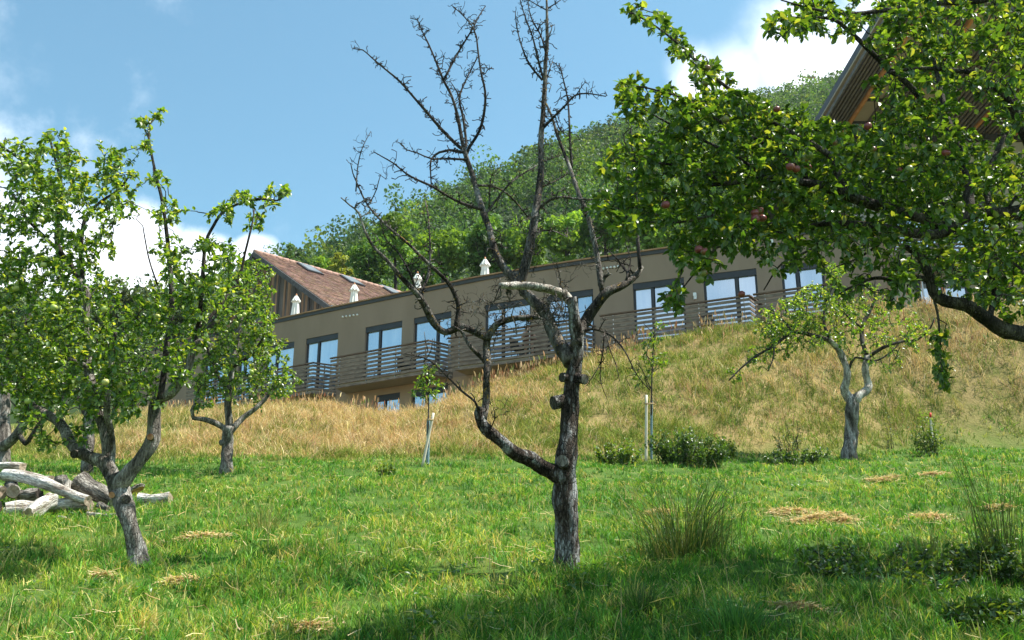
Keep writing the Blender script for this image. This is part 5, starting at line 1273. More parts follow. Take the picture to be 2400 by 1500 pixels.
# --- the big apple tree leaning in from the right
def right_tree():
    Y = 7.0
    base = np.array([5.15, 7.4, float(gz(5.15, 7.4))])
    t = empty('apple_tree', base, 'large spreading apple tree leaning in from the right with reddening apples', 'tree', 'apple trees of the orchard')
    def px_of(p):
        d = depth_of(p); return (1200 + FPX * p[0] / d, 750 - FPX * (p[2] * CP - p[1] * SP) / d)
    b = px_of(base); f = px_of(np.array([4.7, 7.1, 1.5]))
    sk = Skel(7.4)
    wood(t, 'trunk', sk, [([(b[0] + 5, b[1] + 30), b, (b[0] - 20, b[1] - 150), (f[0] + 60, f[1] + 100), f], 0, 0, -0.3, 7.4, 14, 0, [64, 56, 50, 46, 44])], M['bark_dark'], 0.2)
    # limbs sweeping in from the trunk
    wood(t, 'limb', sk, [([f, (2600, 850), (2480, 800), (2400, 783), (2350, 772), (2317, 752), (2267, 716), (2215, 706), (2187, 685), (2181, 655), (2160, 610), (2120, 575)], 0, 0, -0.5, None, 12, 0, [36, 32, 25, 22, 20, 19, 20, 17, 16, 13, 9, 6])], M['bark_dark'], 0.22)
    wood(t, 'limb', sk, [([(2183, 660), (2150, 650), (2100, 655), (2050, 652), (2005, 668), (1965, 690)], 7, 2, 0.2)], M['bark_dark'])
    wood(t, 'limb', sk, [([f, (2620, 640), (2500, 540), (2420, 500), (2350, 500), (2275, 504), (2217, 542), (2162, 550), (2087, 537), (2004, 525), (1930, 525), (1850, 540), (1790, 560)], 0, 0, -0.7, None, 12, 0, [32, 30, 26, 24, 20, 18, 15, 13, 12, 10, 8, 5, 3])], M['bark_dark'], 0.2)
    wood(t, 'limb', sk, [([(2225, 535), (2162, 512), (2108, 496), (2046, 479), (1983, 458), (1900, 430), (1800, 420), (1700, 430), (1600, 440)], 0, 0, -0.5, None, 12, 0, [13, 14, 13, 12, 11, 9, 7, 5, 3])], M['bark_dark'], 0.2)
    wood(t, 'limb', sk, [([(2500, 545), (2440, 400), (2392, 300), (2371, 250), (2337, 208), (2296, 175), (2230, 165), (2150, 160), (2080, 170)], 0, 0, -0.6, None, 12, 0, [20, 16, 12, 10, 9, 8, 6, 4, 3])], M['bark_dark'], 0.2)
    wood(t, 'limb', sk, [([(2275, 505), (2270, 458), (2258, 396), (2236, 325), (2215, 260), (2200, 190), (2180, 100)], 0, 0, 0.3, None, 12, 0, [12, 11, 10, 8, 6, 5, 3])], M['bark_dark'], 0.2)
    wood(t, 'limb', sk, [([(2325, 500), (2310, 430), (2330, 370), (2365, 300), (2400, 250)], 8, 4, 0.4)], M['bark_dark'])
    wood(t, 'limb', sk, [([(2440, 400), (2480, 200), (2450, 60), (2380, -20), (2300, 0), (2183, 8), (2067, 25), (1983, 33), (1900, 20), (1830, 0)], 0, 0, -0.5, None, 12, 0, [18, 14, 12, 10, 9, 8, 6, 5, 4, 2])], M['bark_dark'], 0.2)
    wood(t, 'limb', sk, [([(2230, 320), (2140, 210), (2070, 150), (2025, 105), (1983, 67), (1954, 46), (1892, 42), (1838, 70), (1800, 62)], 0, 0, -0.4, None, 12, 0, [8, 7.5, 7, 6.5, 6, 5, 3.5, 2.4, 1.6])], M['bark_dark'], 0.2)
    wood(t, 'limb', sk, [([(1985, 460), (1960, 400), (1940, 360), (1850, 310), (1758, 250), (1708, 208), (1650, 162), (1600, 112), (1537, 62), (1480, 30)], 0, 0, -0.5, None, 12, 0, [8, 7.5, 7, 6, 5, 4.4, 3.8, 3, 2.4, 1.5])], M['bark_dark'], 0.18)
    wood(t, 'limb', sk, [([(1900, 430), (1850, 370), (1790, 335), (1717, 300), (1658, 267), (1608, 233), (1525, 208), (1465, 198)], 6, 1.5, -0.3)], M['bark_dark'])
    wood(t, 'limb', sk, [([(1800, 420), (1730, 370), (1650, 330), (1560, 285), (1500, 250), (1465, 235)], 5, 1.5, 0.2)], M['bark_dark'])
    wood(t, 'limb', sk, [([(1700, 430), (1640, 400), (1570, 385), (1500, 380), (1440, 370)], 4.5, 1.5, -0.3)], M['bark_dark'])
    wood(t, 'limb', sk, [([(1800, 425), (1740, 470), (1680, 500), (1600, 520), (1520, 520), (1440, 505)], 4.5, 1.5, -0.3)], M['bark_dark'])
    wood(t, 'limb', sk, [([(1850, 540), (1780, 555), (1700, 570), (1660, 600), (1620, 650), (1585, 695)], 4.5, 1.5, -0.2)], M['bark_dark'])
    wood(t, 'limb', sk, [([(2004, 525), (1950, 560), (1890, 590), (1830, 620), (1790, 680)], 4.5, 1.5, 0.2)], M['bark_dark'])
    wood(t, 'limb', sk, [([(2087, 540), (2050, 580), (2000, 610), (1960, 625)], 4.5, 1.6, 0.2)], M['bark_dark'])
    wood(t, 'limb', sk, [([(2186, 690), (2198, 740), (2203, 800), (2206, 850), (2212, 895)], 3.5, 1.2, -0.1)], M['bark_dark'])
    wood(t, 'limb', sk, [([(2320, 745), (2330, 680), (2315, 600), (2335, 540), (2380, 460)], 7, 3, 0.3)], M['bark_dark'])
    wood(t, 'limb', sk, [([(2400, 780), (2420, 690), (2380, 620), (2300, 600)], 6, 2, 0.4)], M['bark_dark'])
    wood(t, 'limb', sk, [([f, (2600, 580), (2450, 520), (2250, 485), (2050, 470), (1900, 465)], 0, 0, 1.6, None, 14, 0, [26, 20, 15, 10, 6, 3])], M['bark_dark'], 0.15)  # added limb at the back, carries extra sprays that shade the meadow
    wood(t, 'limb', sk, [([f, (2900, 600), (3050, 300), (3150, 100)], 30, 8, 0.6)], M['bark_dark']); wood(t, 'limb', sk, [([f, (2700, 300), (2720, -100), (2650, -350)], 26, 6, 0.2)], M['bark_dark'])
    A, B, Bk = 5.6, 7.6, 8.4
    blobs = [(1560, 330, 90, 60, 5.6, 7.0), (1680, 330, 110, 95, 5.6, 7.2), (1800, 350, 110, 110, A, 7.4), (1920, 380, 110, 110, A, B), (2030, 370, 100, 66, A, B), (2140, 330, 110, 115, A, Bk),
             (2240, 420, 120, 105, A, Bk), (2350, 470, 110, 72, A, Bk), (1560, 440, 100, 78, 5.5, 7.0), (1680, 470, 100, 85, 5.6, 7.2), (1800, 480, 95, 80, A, 7.2), (1920, 500, 90, 66, A, B), (2050, 470, 100, 70, A, B),
             (2160, 460, 100, 70, A, Bk), (1480, 500, 55, 26, 5.5, 6.8), (1620, 590, 55, 26, A, 6.8), (1660, 620, 34, 14, A, 6.6), (1585, 700, 28, 12, A, 6.6), (1720, 560, 50, 22, A, 7), (1830, 590, 55, 20, A, 7), (1900, 590, 45, 16, A, 7), (2000, 590, 55, 18, A, B),
             (2120, 600, 70, 32, A, Bk), (2230, 600, 85, 56, A, Bk), (2340, 600, 85, 66, A, Bk), (2380, 700, 60, 30, A, Bk), (2280, 680, 55, 22, A, Bk), (2110, 680, 45, 14, A, B), (2000, 680, 35, 8, A, B),
             (2165, 220, 90, 84, A, Bk), (2275, 250, 80, 18, A, Bk), (2390, 230, 80, 50, A, Bk), (2165, 100, 105, 100, A, Bk), (2280, 100, 120, 85, A, Bk), (2380, 60, 100, 70, A, Bk), (2060, 210, 50, 9, A, Bk), (2070, 90, 50, 9, A, B), (1960, 50, 55, 26, A, 7), (1870, 40, 50, 22, A, 7), (1830, 60, 36, 12, A, 6.8), (2060, 20, 70, 26, A, B), (1900, 0, 60, 18, A, 7), (2160, -10, 100, 50, A, B),
             (1490, 30, 22, 5, A, 6.6), (1540, 60, 30, 9, A, 6.6), (1590, 110, 34, 12, A, 6.6), (1640, 170, 40, 18, A, 6.7), (1690, 220, 44, 22, A, 6.8), (1750, 270, 60, 34, A, 7), (1490, 205, 40, 16, A, 6.6), (1480, 250, 34, 12, A, 6.6), (1580, 240, 46, 16, A, 6.6), (1640, 280, 50, 24, A, 6.8), (1470, 380, 44, 18, 5.5, 6.6), (1430, 390, 26, 7, 5.5, 6.6), (1450, 470, 40, 14, 5.5, 6.6), (1400, 495, 16, 4, 5.5, 6.4),
             (1860, 300, 50, 20, A, 7), (2202, 790, 14, 4, 6.2, 6.5), (2206, 830, 16, 5, 6.2, 6.5), (2209, 865, 16, 5, 6.2, 6.5), (2212, 893, 12, 4, 6.2, 6.5),
             (2550, 300, 220, 150, A, 8.6), (2550, 600, 200, 110, A, 8.6), (2850, 350, 250, 130, A, 9), (2500, -100, 250, 130, A, 9), (2850, 0, 260, 110, A, 9), (2200, -150, 180, 60, A, 8.6), (3150, 300, 200, 60, A, 9), (2600, -400, 250, 60, 6, 9)]
    blobs = [(x, y, r, int(n * 1.02) if y > 250 else n, a, b + (0.8 if x > 1900 else 0.3)) for x, y, r, n, a, b in blobs]
    blobs += [(2260, 470, 130, 90, 8.2, 9.8), (2480, 450, 190, 150, 8.2, 10), (2740, 450, 220, 130, 8.2, 10.2), (2360, 640, 90, 50, 8.0, 9.4), (2560, 620, 160, 70, 8.2, 10), (2060, 480, 110, 70, 7.9, 9.5), (1920, 470, 90, 46, 7.8, 9.2), (2120, 380, 110, 70, 7.5, 8.8), (2270, 410, 100, 56, 7.9, 9.2), (2000, 400, 100, 60, 7.2, 8.4), (1890, 410, 90, 50, 7.0, 8.0)]  # extra sprays added behind and beside the crown to widen its shade below
    S, arr = grow_crown(t, sk, blobs, 0.058, 14, (M['leaf'], M['bark_dark']), 0.0034, (5, 4, 2.4, 1.6), tw_max=1.1, bright=0.92)
    for px, py in [(1657, 160), (1653, 195), (1782, 264), (1790, 256), (1706, 238), (1726, 240), (1866, 396), (1885, 371), (1893, 393), (1852, 391), (1896, 364), (2034, 296), (1769, 499), (1781, 495), (1770, 513), (1787, 512), (1638, 585), (1650, 604), (1666, 607), (1652, 590), (1569, 698), (1738, 690), (2110, 400), (2131, 397), (2186, 346), (2200, 345), (2217, 358), (2045, 350), (1755, 461), (1703, 486), (1426, 500), (2331, 535), (1700, 280), (1820, 256), (1560, 480), (2250, 480), (1842, 470), (1955, 335), (1650, 640), (1640, 655)]:
        hang_apple(t, P(px, py, RNG.uniform(5.55, 6.1)), RNG.uniform(0.023, 0.029), 'apple_red')
right_tree()

# ------------------------------------------------------------------ log pile
def log_(label, p0, p1, r0, r1, Y0, Y1, mat='log', ends='cut', dents=0.22, name='log', flat=1.0):
    A = P(*p0, Y0); B = P(*p1, Y1); ra = r0 * 1.18 * depth_of(A) / FPX; rb = r1 * 1.18 * depth_of(B) / FPX
    # a log lies on the ground or on its neighbours: lift it clear of the soil
    for q, r in ((A, ra), (B, rb)):
        z = float(gz(q[0], q[1])) + r * 0.72
        if q[2] < z: q[2] = z
    L = float(np.linalg.norm(B - A)); n = 22; u = np.linspace(0, 1, n)
    t = empty(name, tuple((A + B) / 2), label, 'log', 'bleached logs of the pile')
    t.rotation_mode = 'QUATERNION'; t.rotation_quaternion = Vector(B - A).to_track_quat('Z', 'Y')
    ph = RNG.uniform(0, 6.28, 4); ns = 20; ang = np.linspace(0, 2 * np.pi, ns, endpoint=False); V = []
    for i, q in enumerate(u):
        r = (ra + (rb - ra) * q) * (1 + 0.07 * math.sin(7 * q + ph[0]))
        cx, cy = L * 0.03 * math.sin(math.pi * q + ph[1]), L * 0.03 * math.sin(math.pi * q * 1.3 + ph[2])
        w = np.array([1 + dents * (mnoise.noise(Vector((math.cos(a) * 1.6 + ph[3] * 9, math.sin(a) * 1.6, q * 2.2))) + 0.7 * mnoise.noise(Vector((math.cos(a) * 5 + ph[3] * 9, math.sin(a) * 5, q * 3.5)))) for a in ang])
        if dents >= 0.18:                  # split logs have a flat riven side
            w = np.minimum(w, 0.62 / np.maximum(0.05, np.cos(ang - ph[0])))
            w = np.where(dents > 0.3, np.minimum(w, 0.7 / np.maximum(0.05, np.cos(ang - ph[0] - 2.2))), w)
        rag = dents * 0.35 * r * np.array([mnoise.noise(Vector((math.cos(a) * 3 + ph[3], math.sin(a) * 3, 5.0))) for a in ang]) * (1 if i == n - 1 else -1 if i == 0 else 0)
        V.append(np.stack([cx + r * w * np.cos(ang), cy + r * w * np.sin(ang), np.full(ns, (q - 0.5) * L) + rag], 1))
    V = np.concatenate(V)
    Q = [[i * ns + k, i * ns + (k + 1) % ns, (i + 1) * ns + (k + 1) % ns, (i + 1) * ns + k] for i in range(n - 1) for k in range(ns)]
    o = mesh_np('wood', V, [Q], M[mat], None, None, True); o.parent = t
    for e, sg in ((0, -1), (n - 1, 1)):
        ring = V[e * ns:(e + 1) * ns]; c = ring.mean(0)
        W = np.concatenate([ring * 0.999 + c * 0.001, c + (ring - c) * 0.5 + np.array([0, 0, -0.004 * sg]), [c + np.array([0, 0, -0.012 * sg])]])
        Qe = [[k, (k + 1) % ns, ns + (k + 1) % ns, ns + k] for k in range(ns)]; T = [[ns + k, ns + (k + 1) % ns, 2 * ns] for k in range(ns)]
        if sg < 0: Qe = [q[::-1] for q in Qe]; T = [q[::-1] for q in T]
        o = mesh_np('cut_end', W, [Qe, T], M[ends], None); o.parent = t
def log_pile():
    yb = ground_hit(120, 1225)[1]
    log_('long slim white log lying diagonally across the middle of the pile', (4, 1114), (216, 1166), 13, 10, yb + 1.2, yb + 0.55, dents=0.12)
    log_('short pale log topmost at the far left of the pile', (-30, 1089), (53, 1095), 10, 10, yb + 1.5, yb + 1.4, dents=0.2)
    log_('white log at the back of the pile with a knotty broken end', (48, 1120), (120, 1126), 9, 10, yb + 1.5, yb + 1.3)
    log_('big tapering grey log resting on the right of the pile', (188, 1128), (264, 1178), 25, 12, yb + 1.0, yb + 0.9, 'log_grey', dents=0.14)
    log_('short smooth white billet propped upright before the grey log', (162, 1128), (152, 1152), 7.5, 7.5, yb + 0.8, yb + 0.75, 'white_wood', dents=0.06)
    log_('squat reddish brown billet behind the propped white one', (143, 1116), (146, 1146), 12, 13, yb + 1.25, yb + 1.25, 'log_grey', 'cut_red')
    log_('cracked weathered log slanting down at the front of the pile', (128, 1170), (60, 1226), 14, 16, yb + 0.45, yb - 0.05, dents=0.34)
    log_('smooth pale log with a dark sawn end at the lower left of the pile', (100, 1188), (12, 1197), 15, 15, yb + 0.4, yb + 0.2, 'log', 'bark_dark', 0.1)
    log_('log seen end on showing its round sawn face', (26, 1152), (30, 1140), 13, 13, yb + 0.55, yb + 1.3, 'log_grey', 'cut', 0.06)
    log_('dark hollow piece of bark filled log beside the end on one', (42, 1166), (92, 1160), 16, 15, yb + 0.75, yb + 0.7, 'log_grey', 'bark_dark', 0.3)
    log_('thick split log lying underneath the long white one', (110, 1188), (214, 1190), 17, 15, yb + 0.75, yb + 0.7, 'log', 'cut', 0.2)
    log_('ragged log end jutting in from the left picture edge', (-40, 1146), (6, 1158), 15, 13, yb + 0.8, yb + 0.6, 'log', 'cut', 0.3)
    log_('dark sawn log half out of the picture at the lower left corner of the pile', (-50, 1205), (-2, 1200), 15, 15, yb + 0.15, yb + 0.2, 'log_grey', 'bark_dark', 0.1)
    log_('thin bleached stick lying in the grass right of the pile', (204, 1204), (274, 1214), 4.5, 3.5, yb + 0.1, yb + 0.05, 'white_wood', 'cut', 0.15, 'branch_piece')
    log_('small wedge of wood leaning on the big grey log', (232, 1182), (254, 1194), 6, 5, yb + 0.4, yb + 0.3, 'log_grey')
    log_('small pale chunk in the grass before the pile', (140, 1214), (154, 1218), 6, 5, yb + 0.05, yb, 'log')
    Y = ground_hit(317, 1166)[1]
    log_('low stump with a fresh reddish cut face behind the left apple tree', (318, 1168), (316, 1143), 18, 17, Y, Y, 'log_grey', 'cut_red', 0.16, 'stump')
    Y = ground_hit(365, 1186)[1]
    log_('pale log lying alone in the grass right of the left apple tree', (326, 1176), (400, 1168), 14, 13, Y + 0.1, Y + 0.1, 'log', 'cut', 0.18)
log_pile()

# ------------------------------------------------------------------ straw heaps left by the mower
def straw_heap(px, py, wpx, label, n=420, hgt=0.06):
    g = ground_hit(px, py); w = wpx * g[1] / FPX; n = int(n * 1.3)
    # a ragged row of little humps rather than one disc
    nb = 7; bx = RNG.uniform(-0.85, 0.85, nb) * w; by = RNG.normal(0, 0.24, nb) * w * 0.8; br = RNG.uniform(0.18, 0.5, nb) * w
    bx[0], by[0], br[0] = 0, 0, 0.5 * w
    pick = RNG.choice(nb, n, p=br ** 1.5 / (br ** 1.5).sum()); th = RNG.uniform(0, 2 * np.pi, n); r = np.abs(RNG.normal(0, 0.6, n)) * np.where(RNG.uniform(0, 1, n) < 0.35, 2.2, 1.0)
    X = g[0] + bx[pick] + br[pick] * r * np.cos(th); Y = g[1] + by[pick] + br[pick] * 0.8 * r * np.sin(th)
    Z = gz(X, Y) + 0.03 + hgt * 0.8 * np.exp(-r * r * 2) * RNG.uniform(0.2, 1, n) * br[pick] / (0.5 * w)
    L = RNG.uniform(0.07, 0.24, n); az = RNG.uniform(0, 2 * np.pi, n)
    d = np.stack([np.cos(az), np.sin(az), RNG.normal(0, 0.24, n)], 1)
    bend = RNG.normal(0, 0.35, (n, 3)); bend[:, 2] = -np.abs(bend[:, 2]) * 0.6
    V = np.zeros((n, 6, 3)); up = np.array([0, 0, 1.0]); s = np.cross(d, up); s /= np.linalg.norm(s, axis=1)[:, None]
    wd = RNG.uniform(0.0025, 0.0055, n)[:, None]
    c = np.stack([X, Y, Z], 1)
    for k, f in enumerate((-0.5, 0, 0.5)):
        q = c + d * (L * f)[:, None] + bend * (L * (f * f))[:, None]
        V[:, 2 * k] = q - s * wd; V[:, 2 * k + 1] = q + s * wd + up * 0.003
    b = np.arange(n)[:, None] * 6
    cols = np.repeat(palette([(0.62, 0.48, 0.25), (0.70, 0.58, 0.36), (0.46, 0.31, 0.15), (0.52, 0.47, 0.2)], [3, 3, 1.2, 1.5], n), 6, 0)
    o = mesh_np('straw_heap', V.reshape(-1, 3) - g, [np.concatenate([b + np.array([[0, 1, 3, 2]]), b + np.array([[2, 3, 5, 4]])])], M['straw'], None, cols)
    o.location = tuple(g); tag(o, label, 'straw heap', 'heaps of mown straw')
straw_heap(1905, 1226, 85, 'longest heap of dry straw, right of the rush clump', 900, 0.08)
straw_heap(2172, 1226, 62, 'bright domed heap of dry straw above the edge of the tree shade', 800, 0.1)
straw_heap(2188, 1118, 42, 'small straw heap furthest up the meadow below the staked shrub', 300, 0.07)
straw_heap(2080, 1126, 50, 'thin straw streak left of the furthest heap', 240, 0.03)
straw_heap(1860, 1203, 70, 'narrow straw streak just behind the longest heap', 320, 0.03)
straw_heap(2350, 1196, 34, 'small straw heap near the right picture edge', 240, 0.05)
straw_heap(1540, 1208, 26, 'little straw heap behind the rush clump', 160, 0.05)
straw_heap(480, 1266, 56, 'flat straw heap right of the left apple tree trunk', 420, 0.04)
straw_heap(425, 1374, 42, 'loose straw heap in front of the left apple tree', 360, 0.05)
straw_heap(238, 1362, 12, 'tiny tuft of straw left of the left apple tree foot', 60, 0.06)
straw_heap(1890, 1436, 52, 'shaded brown straw heap under the big apple tree', 300, 0.03)
straw_heap(720, 1480, 60, 'straw scraps at the bottom edge of the picture', 260, 0.03)

# ------------------------------------------------------------------ shrubs, rushes, saplings
def shrub(px, py, wpx, hpx, label, cols, leaf=0.05, n=1500, name='shrub', stems=16, lean=0.35, mat='leaf', dY=0.7, thin=0.55):
    g = ground_hit(px, py); k = depth_of(g) / FPX; w, h = wpx * k, hpx * k
    t = empty(name, g, label, 'shrub', 'shrubs at the foot of the bank')
    st = MB(); tips = []; 
    for _ in range(stems):
        a = RNG.uniform(0, 6.28); r = math.sqrt(RNG.uniform(0, 1)); b = g + np.array([math.cos(a) * r * w * 0.55, math.sin(a) * r * w * 0.5 * dY, 0]); b[2] = float(gz(b[0], b[1])) - 0.03
        e = g + np.array([math.cos(a) * r * w * 1.0, math.sin(a) * r * w * 0.85 * dY, 0]); e[2] = float(gz(e[0], e[1])) + h * RNG.uniform(0.55, 1.05) * math.sqrt(max(0.15, 1 - r * r * 0.7))
        pts = wiggle(b, e, 0.03 * h, 6); st.tube(pts, np.linspace(0.008, 0.003, 6), 5); tips.append(pts)
    st.build('stems', M['bark_dark'], t, True)
    i = RNG.integers(0, stems, n); f = RNG.uniform(0.12, 1.0, n) ** 0.7
    P0 = np.array([[np.interp(q, np.linspace(0, 1, 6), tips[j][:, c]) for c in range(3)] for j, q in zip(i, f)])
    P0 = P0 + rand_dirs(n) * (RNG.uniform(0, 0.16, n) * h)[:, None]
    P0[:, 2] = np.maximum(P0[:, 2], gz(P0[:, 0], P0[:, 1]) + 0.02)
    L = leaf * RNG.uniform(0.6, 1.3, n)
    leaves('foliage', P0, rand_dirs(n) + np.array([0, 0, 0.35]), rand_dirs(n) * 0.5 + np.array([0, 0, 1.0]), L, L * thin, palette(cols, [1] * len(cols), n), M[mat], t)
D1 = [(0.035, 0.085, 0.025), (0.05, 0.11, 0.03), (0.075, 0.14, 0.035)]
D2 = [(0.06, 0.13, 0.025), (0.09, 0.17, 0.03), (0.13, 0.2, 0.045)]
shrub(1618, 1096, 100, 100, 'broad dark green shrub right of the white stake', D1, 0.06, 5200, stems=60)
shrub(1450, 1092, 60, 62, 'mid green shrub left of the white stake', D2, 0.06, 1700, stems=26)
shrub(1705, 1078, 30, 66, 'narrow shrub at the right end of the broad dark one', D2, 0.06, 800, stems=14)
shrub(1865, 1090, 80, 44, 'low shaded shrub left of the white limbed tree', D1, 0.06, 1500, stems=30)
shrub(1850, 1070, 34, 110, 'tall wispy pale shrub behind the low shaded one', [(0.1, 0.15, 0.06), (0.13, 0.18, 0.08)], 0.05, 420, stems=14)
shrub(2180, 1068, 36, 104, 'small upright shrub round the red tipped stake', D2, 0.06, 1000, stems=14)
shrub(2088, 1052, 16, 84, 'thin grey green plant between the white limbed tree and the staked shrub', [(0.12, 0.16, 0.09), (0.15, 0.19, 0.11)], 0.05, 160, stems=5)
shrub(905, 1120, 34, 36, 'small leafy weed clump in the meadow below the leaning stake', D2, 0.05, 420, stems=12)
shrub(2080, 1350, 220, 52, 'low dark leafy bramble patch in the shade of the big apple tree', D1 + D2, 0.05, 2400, stems=90, dY=1.4)
shrub(2340, 1350, 120, 84, 'leafy bramble patch at the right picture edge below the big apple tree', D1 + D2, 0.05, 1900, stems=50, dY=1.2)
shrub(2330, 1480, 120, 70, 'bright leafy weeds in the bottom right corner', D2, 0.05, 1500, stems=40, dY=1.0)

def rush(px, py, wpx, hpx, label, n, cols, name='rush_clump', spread=0.6, wmul=1.0, hmin=0.35):
    g = ground_hit(px, py); k = depth_of(g) / FPX; w, h = wpx * k, hpx * k
    pos = np.stack([RNG.normal(0, w * 0.42, n), RNG.normal(0, w * 0.36, n), np.zeros(n)], 1) + g
    pos[:, 2] = gz(pos[:, 0], pos[:, 1]) - 0.01
    out = np.arctan2(pos[:, 1] - g[1], pos[:, 0] - g[0]) + RNG.normal(0, 0.6, n)
    hh = h * (hmin + (1 - hmin) * RNG.uniform(0, 1, n) ** 2.2)
    o = blades(name, pos - g, hh, RNG.uniform(0.0035, 0.0065, n) * wmul, RNG.uniform(0.1, spread, n), out, palette(cols, [1] * len(cols), n), M['grass'], 1.0)
    o.location = tuple(g); tag(o, label, 'rushes', 'tall grass clumps in the meadow')
DG = [(0.035, 0.085, 0.018), (0.05, 0.11, 0.022), (0.09, 0.14, 0.03), (0.2, 0.2, 0.06)]
rush(1605, 1300, 120, 270, 'large dark spiky rush clump in front of the shrubs', 900, DG, spread=0.95, wmul=1.1, hmin=0.22)
rush(2350, 1330, 70, 380, 'very tall thin grass stalks at the right picture edge', 170, [(0.1, 0.14, 0.03), (0.16, 0.18, 0.05), (0.05, 0.09, 0.02)], 'tall_grass_clump', 0.28, 1.0, 0.3)
rush(2180, 1310, 60, 170, 'sparse upright grass stalks at the right end of the straw heaps', 80, [(0.15, 0.18, 0.05), (0.24, 0.24, 0.08)], 'tall_grass_clump', 0.5)
rush(1500, 1440, 50, 110, 'dark grass clump in the foreground below the rush clump', 260, DG[:3], 'tall_grass_clump', 0.7)
rush(1180, 1392, 60, 70, 'dark grass clump left of the dead tree foot', 260, DG[:3], 'tall_grass_clump', 0.8)
rush(1335, 1362, 70, 60, 'grass collar round the dead apple tree foot', 420, DG[:3] + [(0.1, 0.22, 0.03)], 'tall_grass_clump', 0.8)
rush(1720, 1480, 90, 120, 'arching green grass clump at the bottom edge right of centre', 420, [(0.06, 0.18, 0.03), (0.09, 0.22, 0.04)], 'tall_grass_clump', 0.9, 1.5)
rush(2040, 1410, 80, 90, 'arching bright grass clump in front of the bramble patch', 340, [(0.06, 0.18, 0.03), (0.1, 0.24, 0.05)], 'tall_grass_clump', 0.9, 1.5)
rush(620, 1260, 60, 130, 'yellowing grass clump right of the flat straw heap', 150, [(0.3, 0.29, 0.09), (0.16, 0.22, 0.05)], 'tall_grass_clump', 0.5)
rush(240, 1300, 60, 80, 'green grass clump left of the left apple tree trunk', 240, [(0.08, 0.18, 0.03), (0.14, 0.2, 0.05)], 'tall_grass_clump', 0.6)

def sapling(trunk, crown, label, seed):
    g = ground_hit(*trunk[0]); Y = g[1]; sk = Skel(Y)
    t = empty('sapling', g, label, 'young tree', 'staked saplings')
    wood(t, 'trunk', sk, [(trunk, 2.6, 1.1, 0, Y, 8)], M['bark_dark'], 0.05)
    for k in range(7):
        f = RNG.uniform(0.45, 0.9); i = int(f * (len(sk.nodes) - 1)); a = sk.nodes[i, :2]
        wood(t, 'branch', sk, [([a, a + np.array([RNG.uniform(-20, 20), -RNG.uniform(14, 30)]), a + np.array([RNG.uniform(-30, 30), -RNG.uniform(40, 60)])], 1.3, 0.7, RNG.uniform(-.3, .3))], M['bark_dark'], 0.05)
    grow_crown(t, sk, [(x, y, r, n, Y - 0.35, Y + 0.35) for x, y, r, n in crown], 0.075, 8, (M['leaf'], M['bark_dark']), 0.004, (2, 4, 3, 1), bright=1.1)
    return t, Y
t_, Y_ = sapling([(1001, 1090), (1003, 1040), (1004, 980), (1005, 930), (1006, 880), (1004, 850)], [(1000, 895, 26, 26), (1012, 860, 18, 10), (1025, 915, 22, 12), (985, 920, 18, 8)], 'young tree with a small leafy crown beside the leaning stake', 1)
def guard(t, p0, p1, Y, r):
    mb = MB(); A, B = P(*p0, Y), P(*p1, Y); mb.tube([A, (A + B) / 2, B], r, 10, False, 0.1, fr=20); mb.build('trunk_guard', M['guard'], t, True)
guard(t_, (1002, 1088), (1004, 982), Y_, 0.035)
def stake(p0, p1, r, Y, label, name='stake', red=False):
    A, B = P(*p0, Y), P(*p1, Y)
    t = empty(name, tuple(A), label, 'stake', 'wooden stakes')
    mb = MB(); mb.tube(A + (B - A) * np.linspace(-0.05, 1, 8)[:, None], r * np.array([1, 1, 1.02, 0.98, 1, 0.97, 1, 0.92]), 10, True, 0.06, fr=12); mb.build('pole', M['stake'], t, True)
    if red:
        c = MB(); c.tube([A + (B - A) * 0.88, A + (B - A) * 1.005], r * 1.02, 10); c.build('red_tip', M['red_paint'], t, True)
    else:
        c = MB(); q = A + (B - A) * 0.86; d = np.array([0.16 if p1[0] > 1400 else -0.10, 0, 0]); c.tube([q - d * 0.3 + np.array([0, -0.05, 0]), q + d + np.array([0, -0.05, 0])], 0.016, 6); c.build('tie', M['tie'], t, True)
stake((990, 1092), (1016, 968), 0.028, ground_hit(990, 1092)[1] - 0.1, 'leaning pale wooden stake beside the young tree left of the dead tree')
t_, Y_ = sapling([(1527, 1078), (1527, 1000), (1527, 930), (1528, 880), (1530, 830), (1534, 775)], [(1532, 800, 26, 14), (1520, 860, 30, 14), (1545, 840, 26, 14), (1500, 895, 20, 6), (1548, 770, 16, 5)], 'thin upright sapling in a blue green trunk guard', 2)
guard(t_, (1527, 1076), (1527, 940), Y_, 0.026)
stake((1514, 1082), (1515, 926), 0.029, ground_hit(1514, 1082)[1] - 0.05, 'upright white wooden stake beside the guarded sapling')
stake((2187, 1060), (2180, 968), 0.025, ground_hit(2186, 1062)[1], 'thin white stake with a red tip inside a small shrub', 'stake', True)

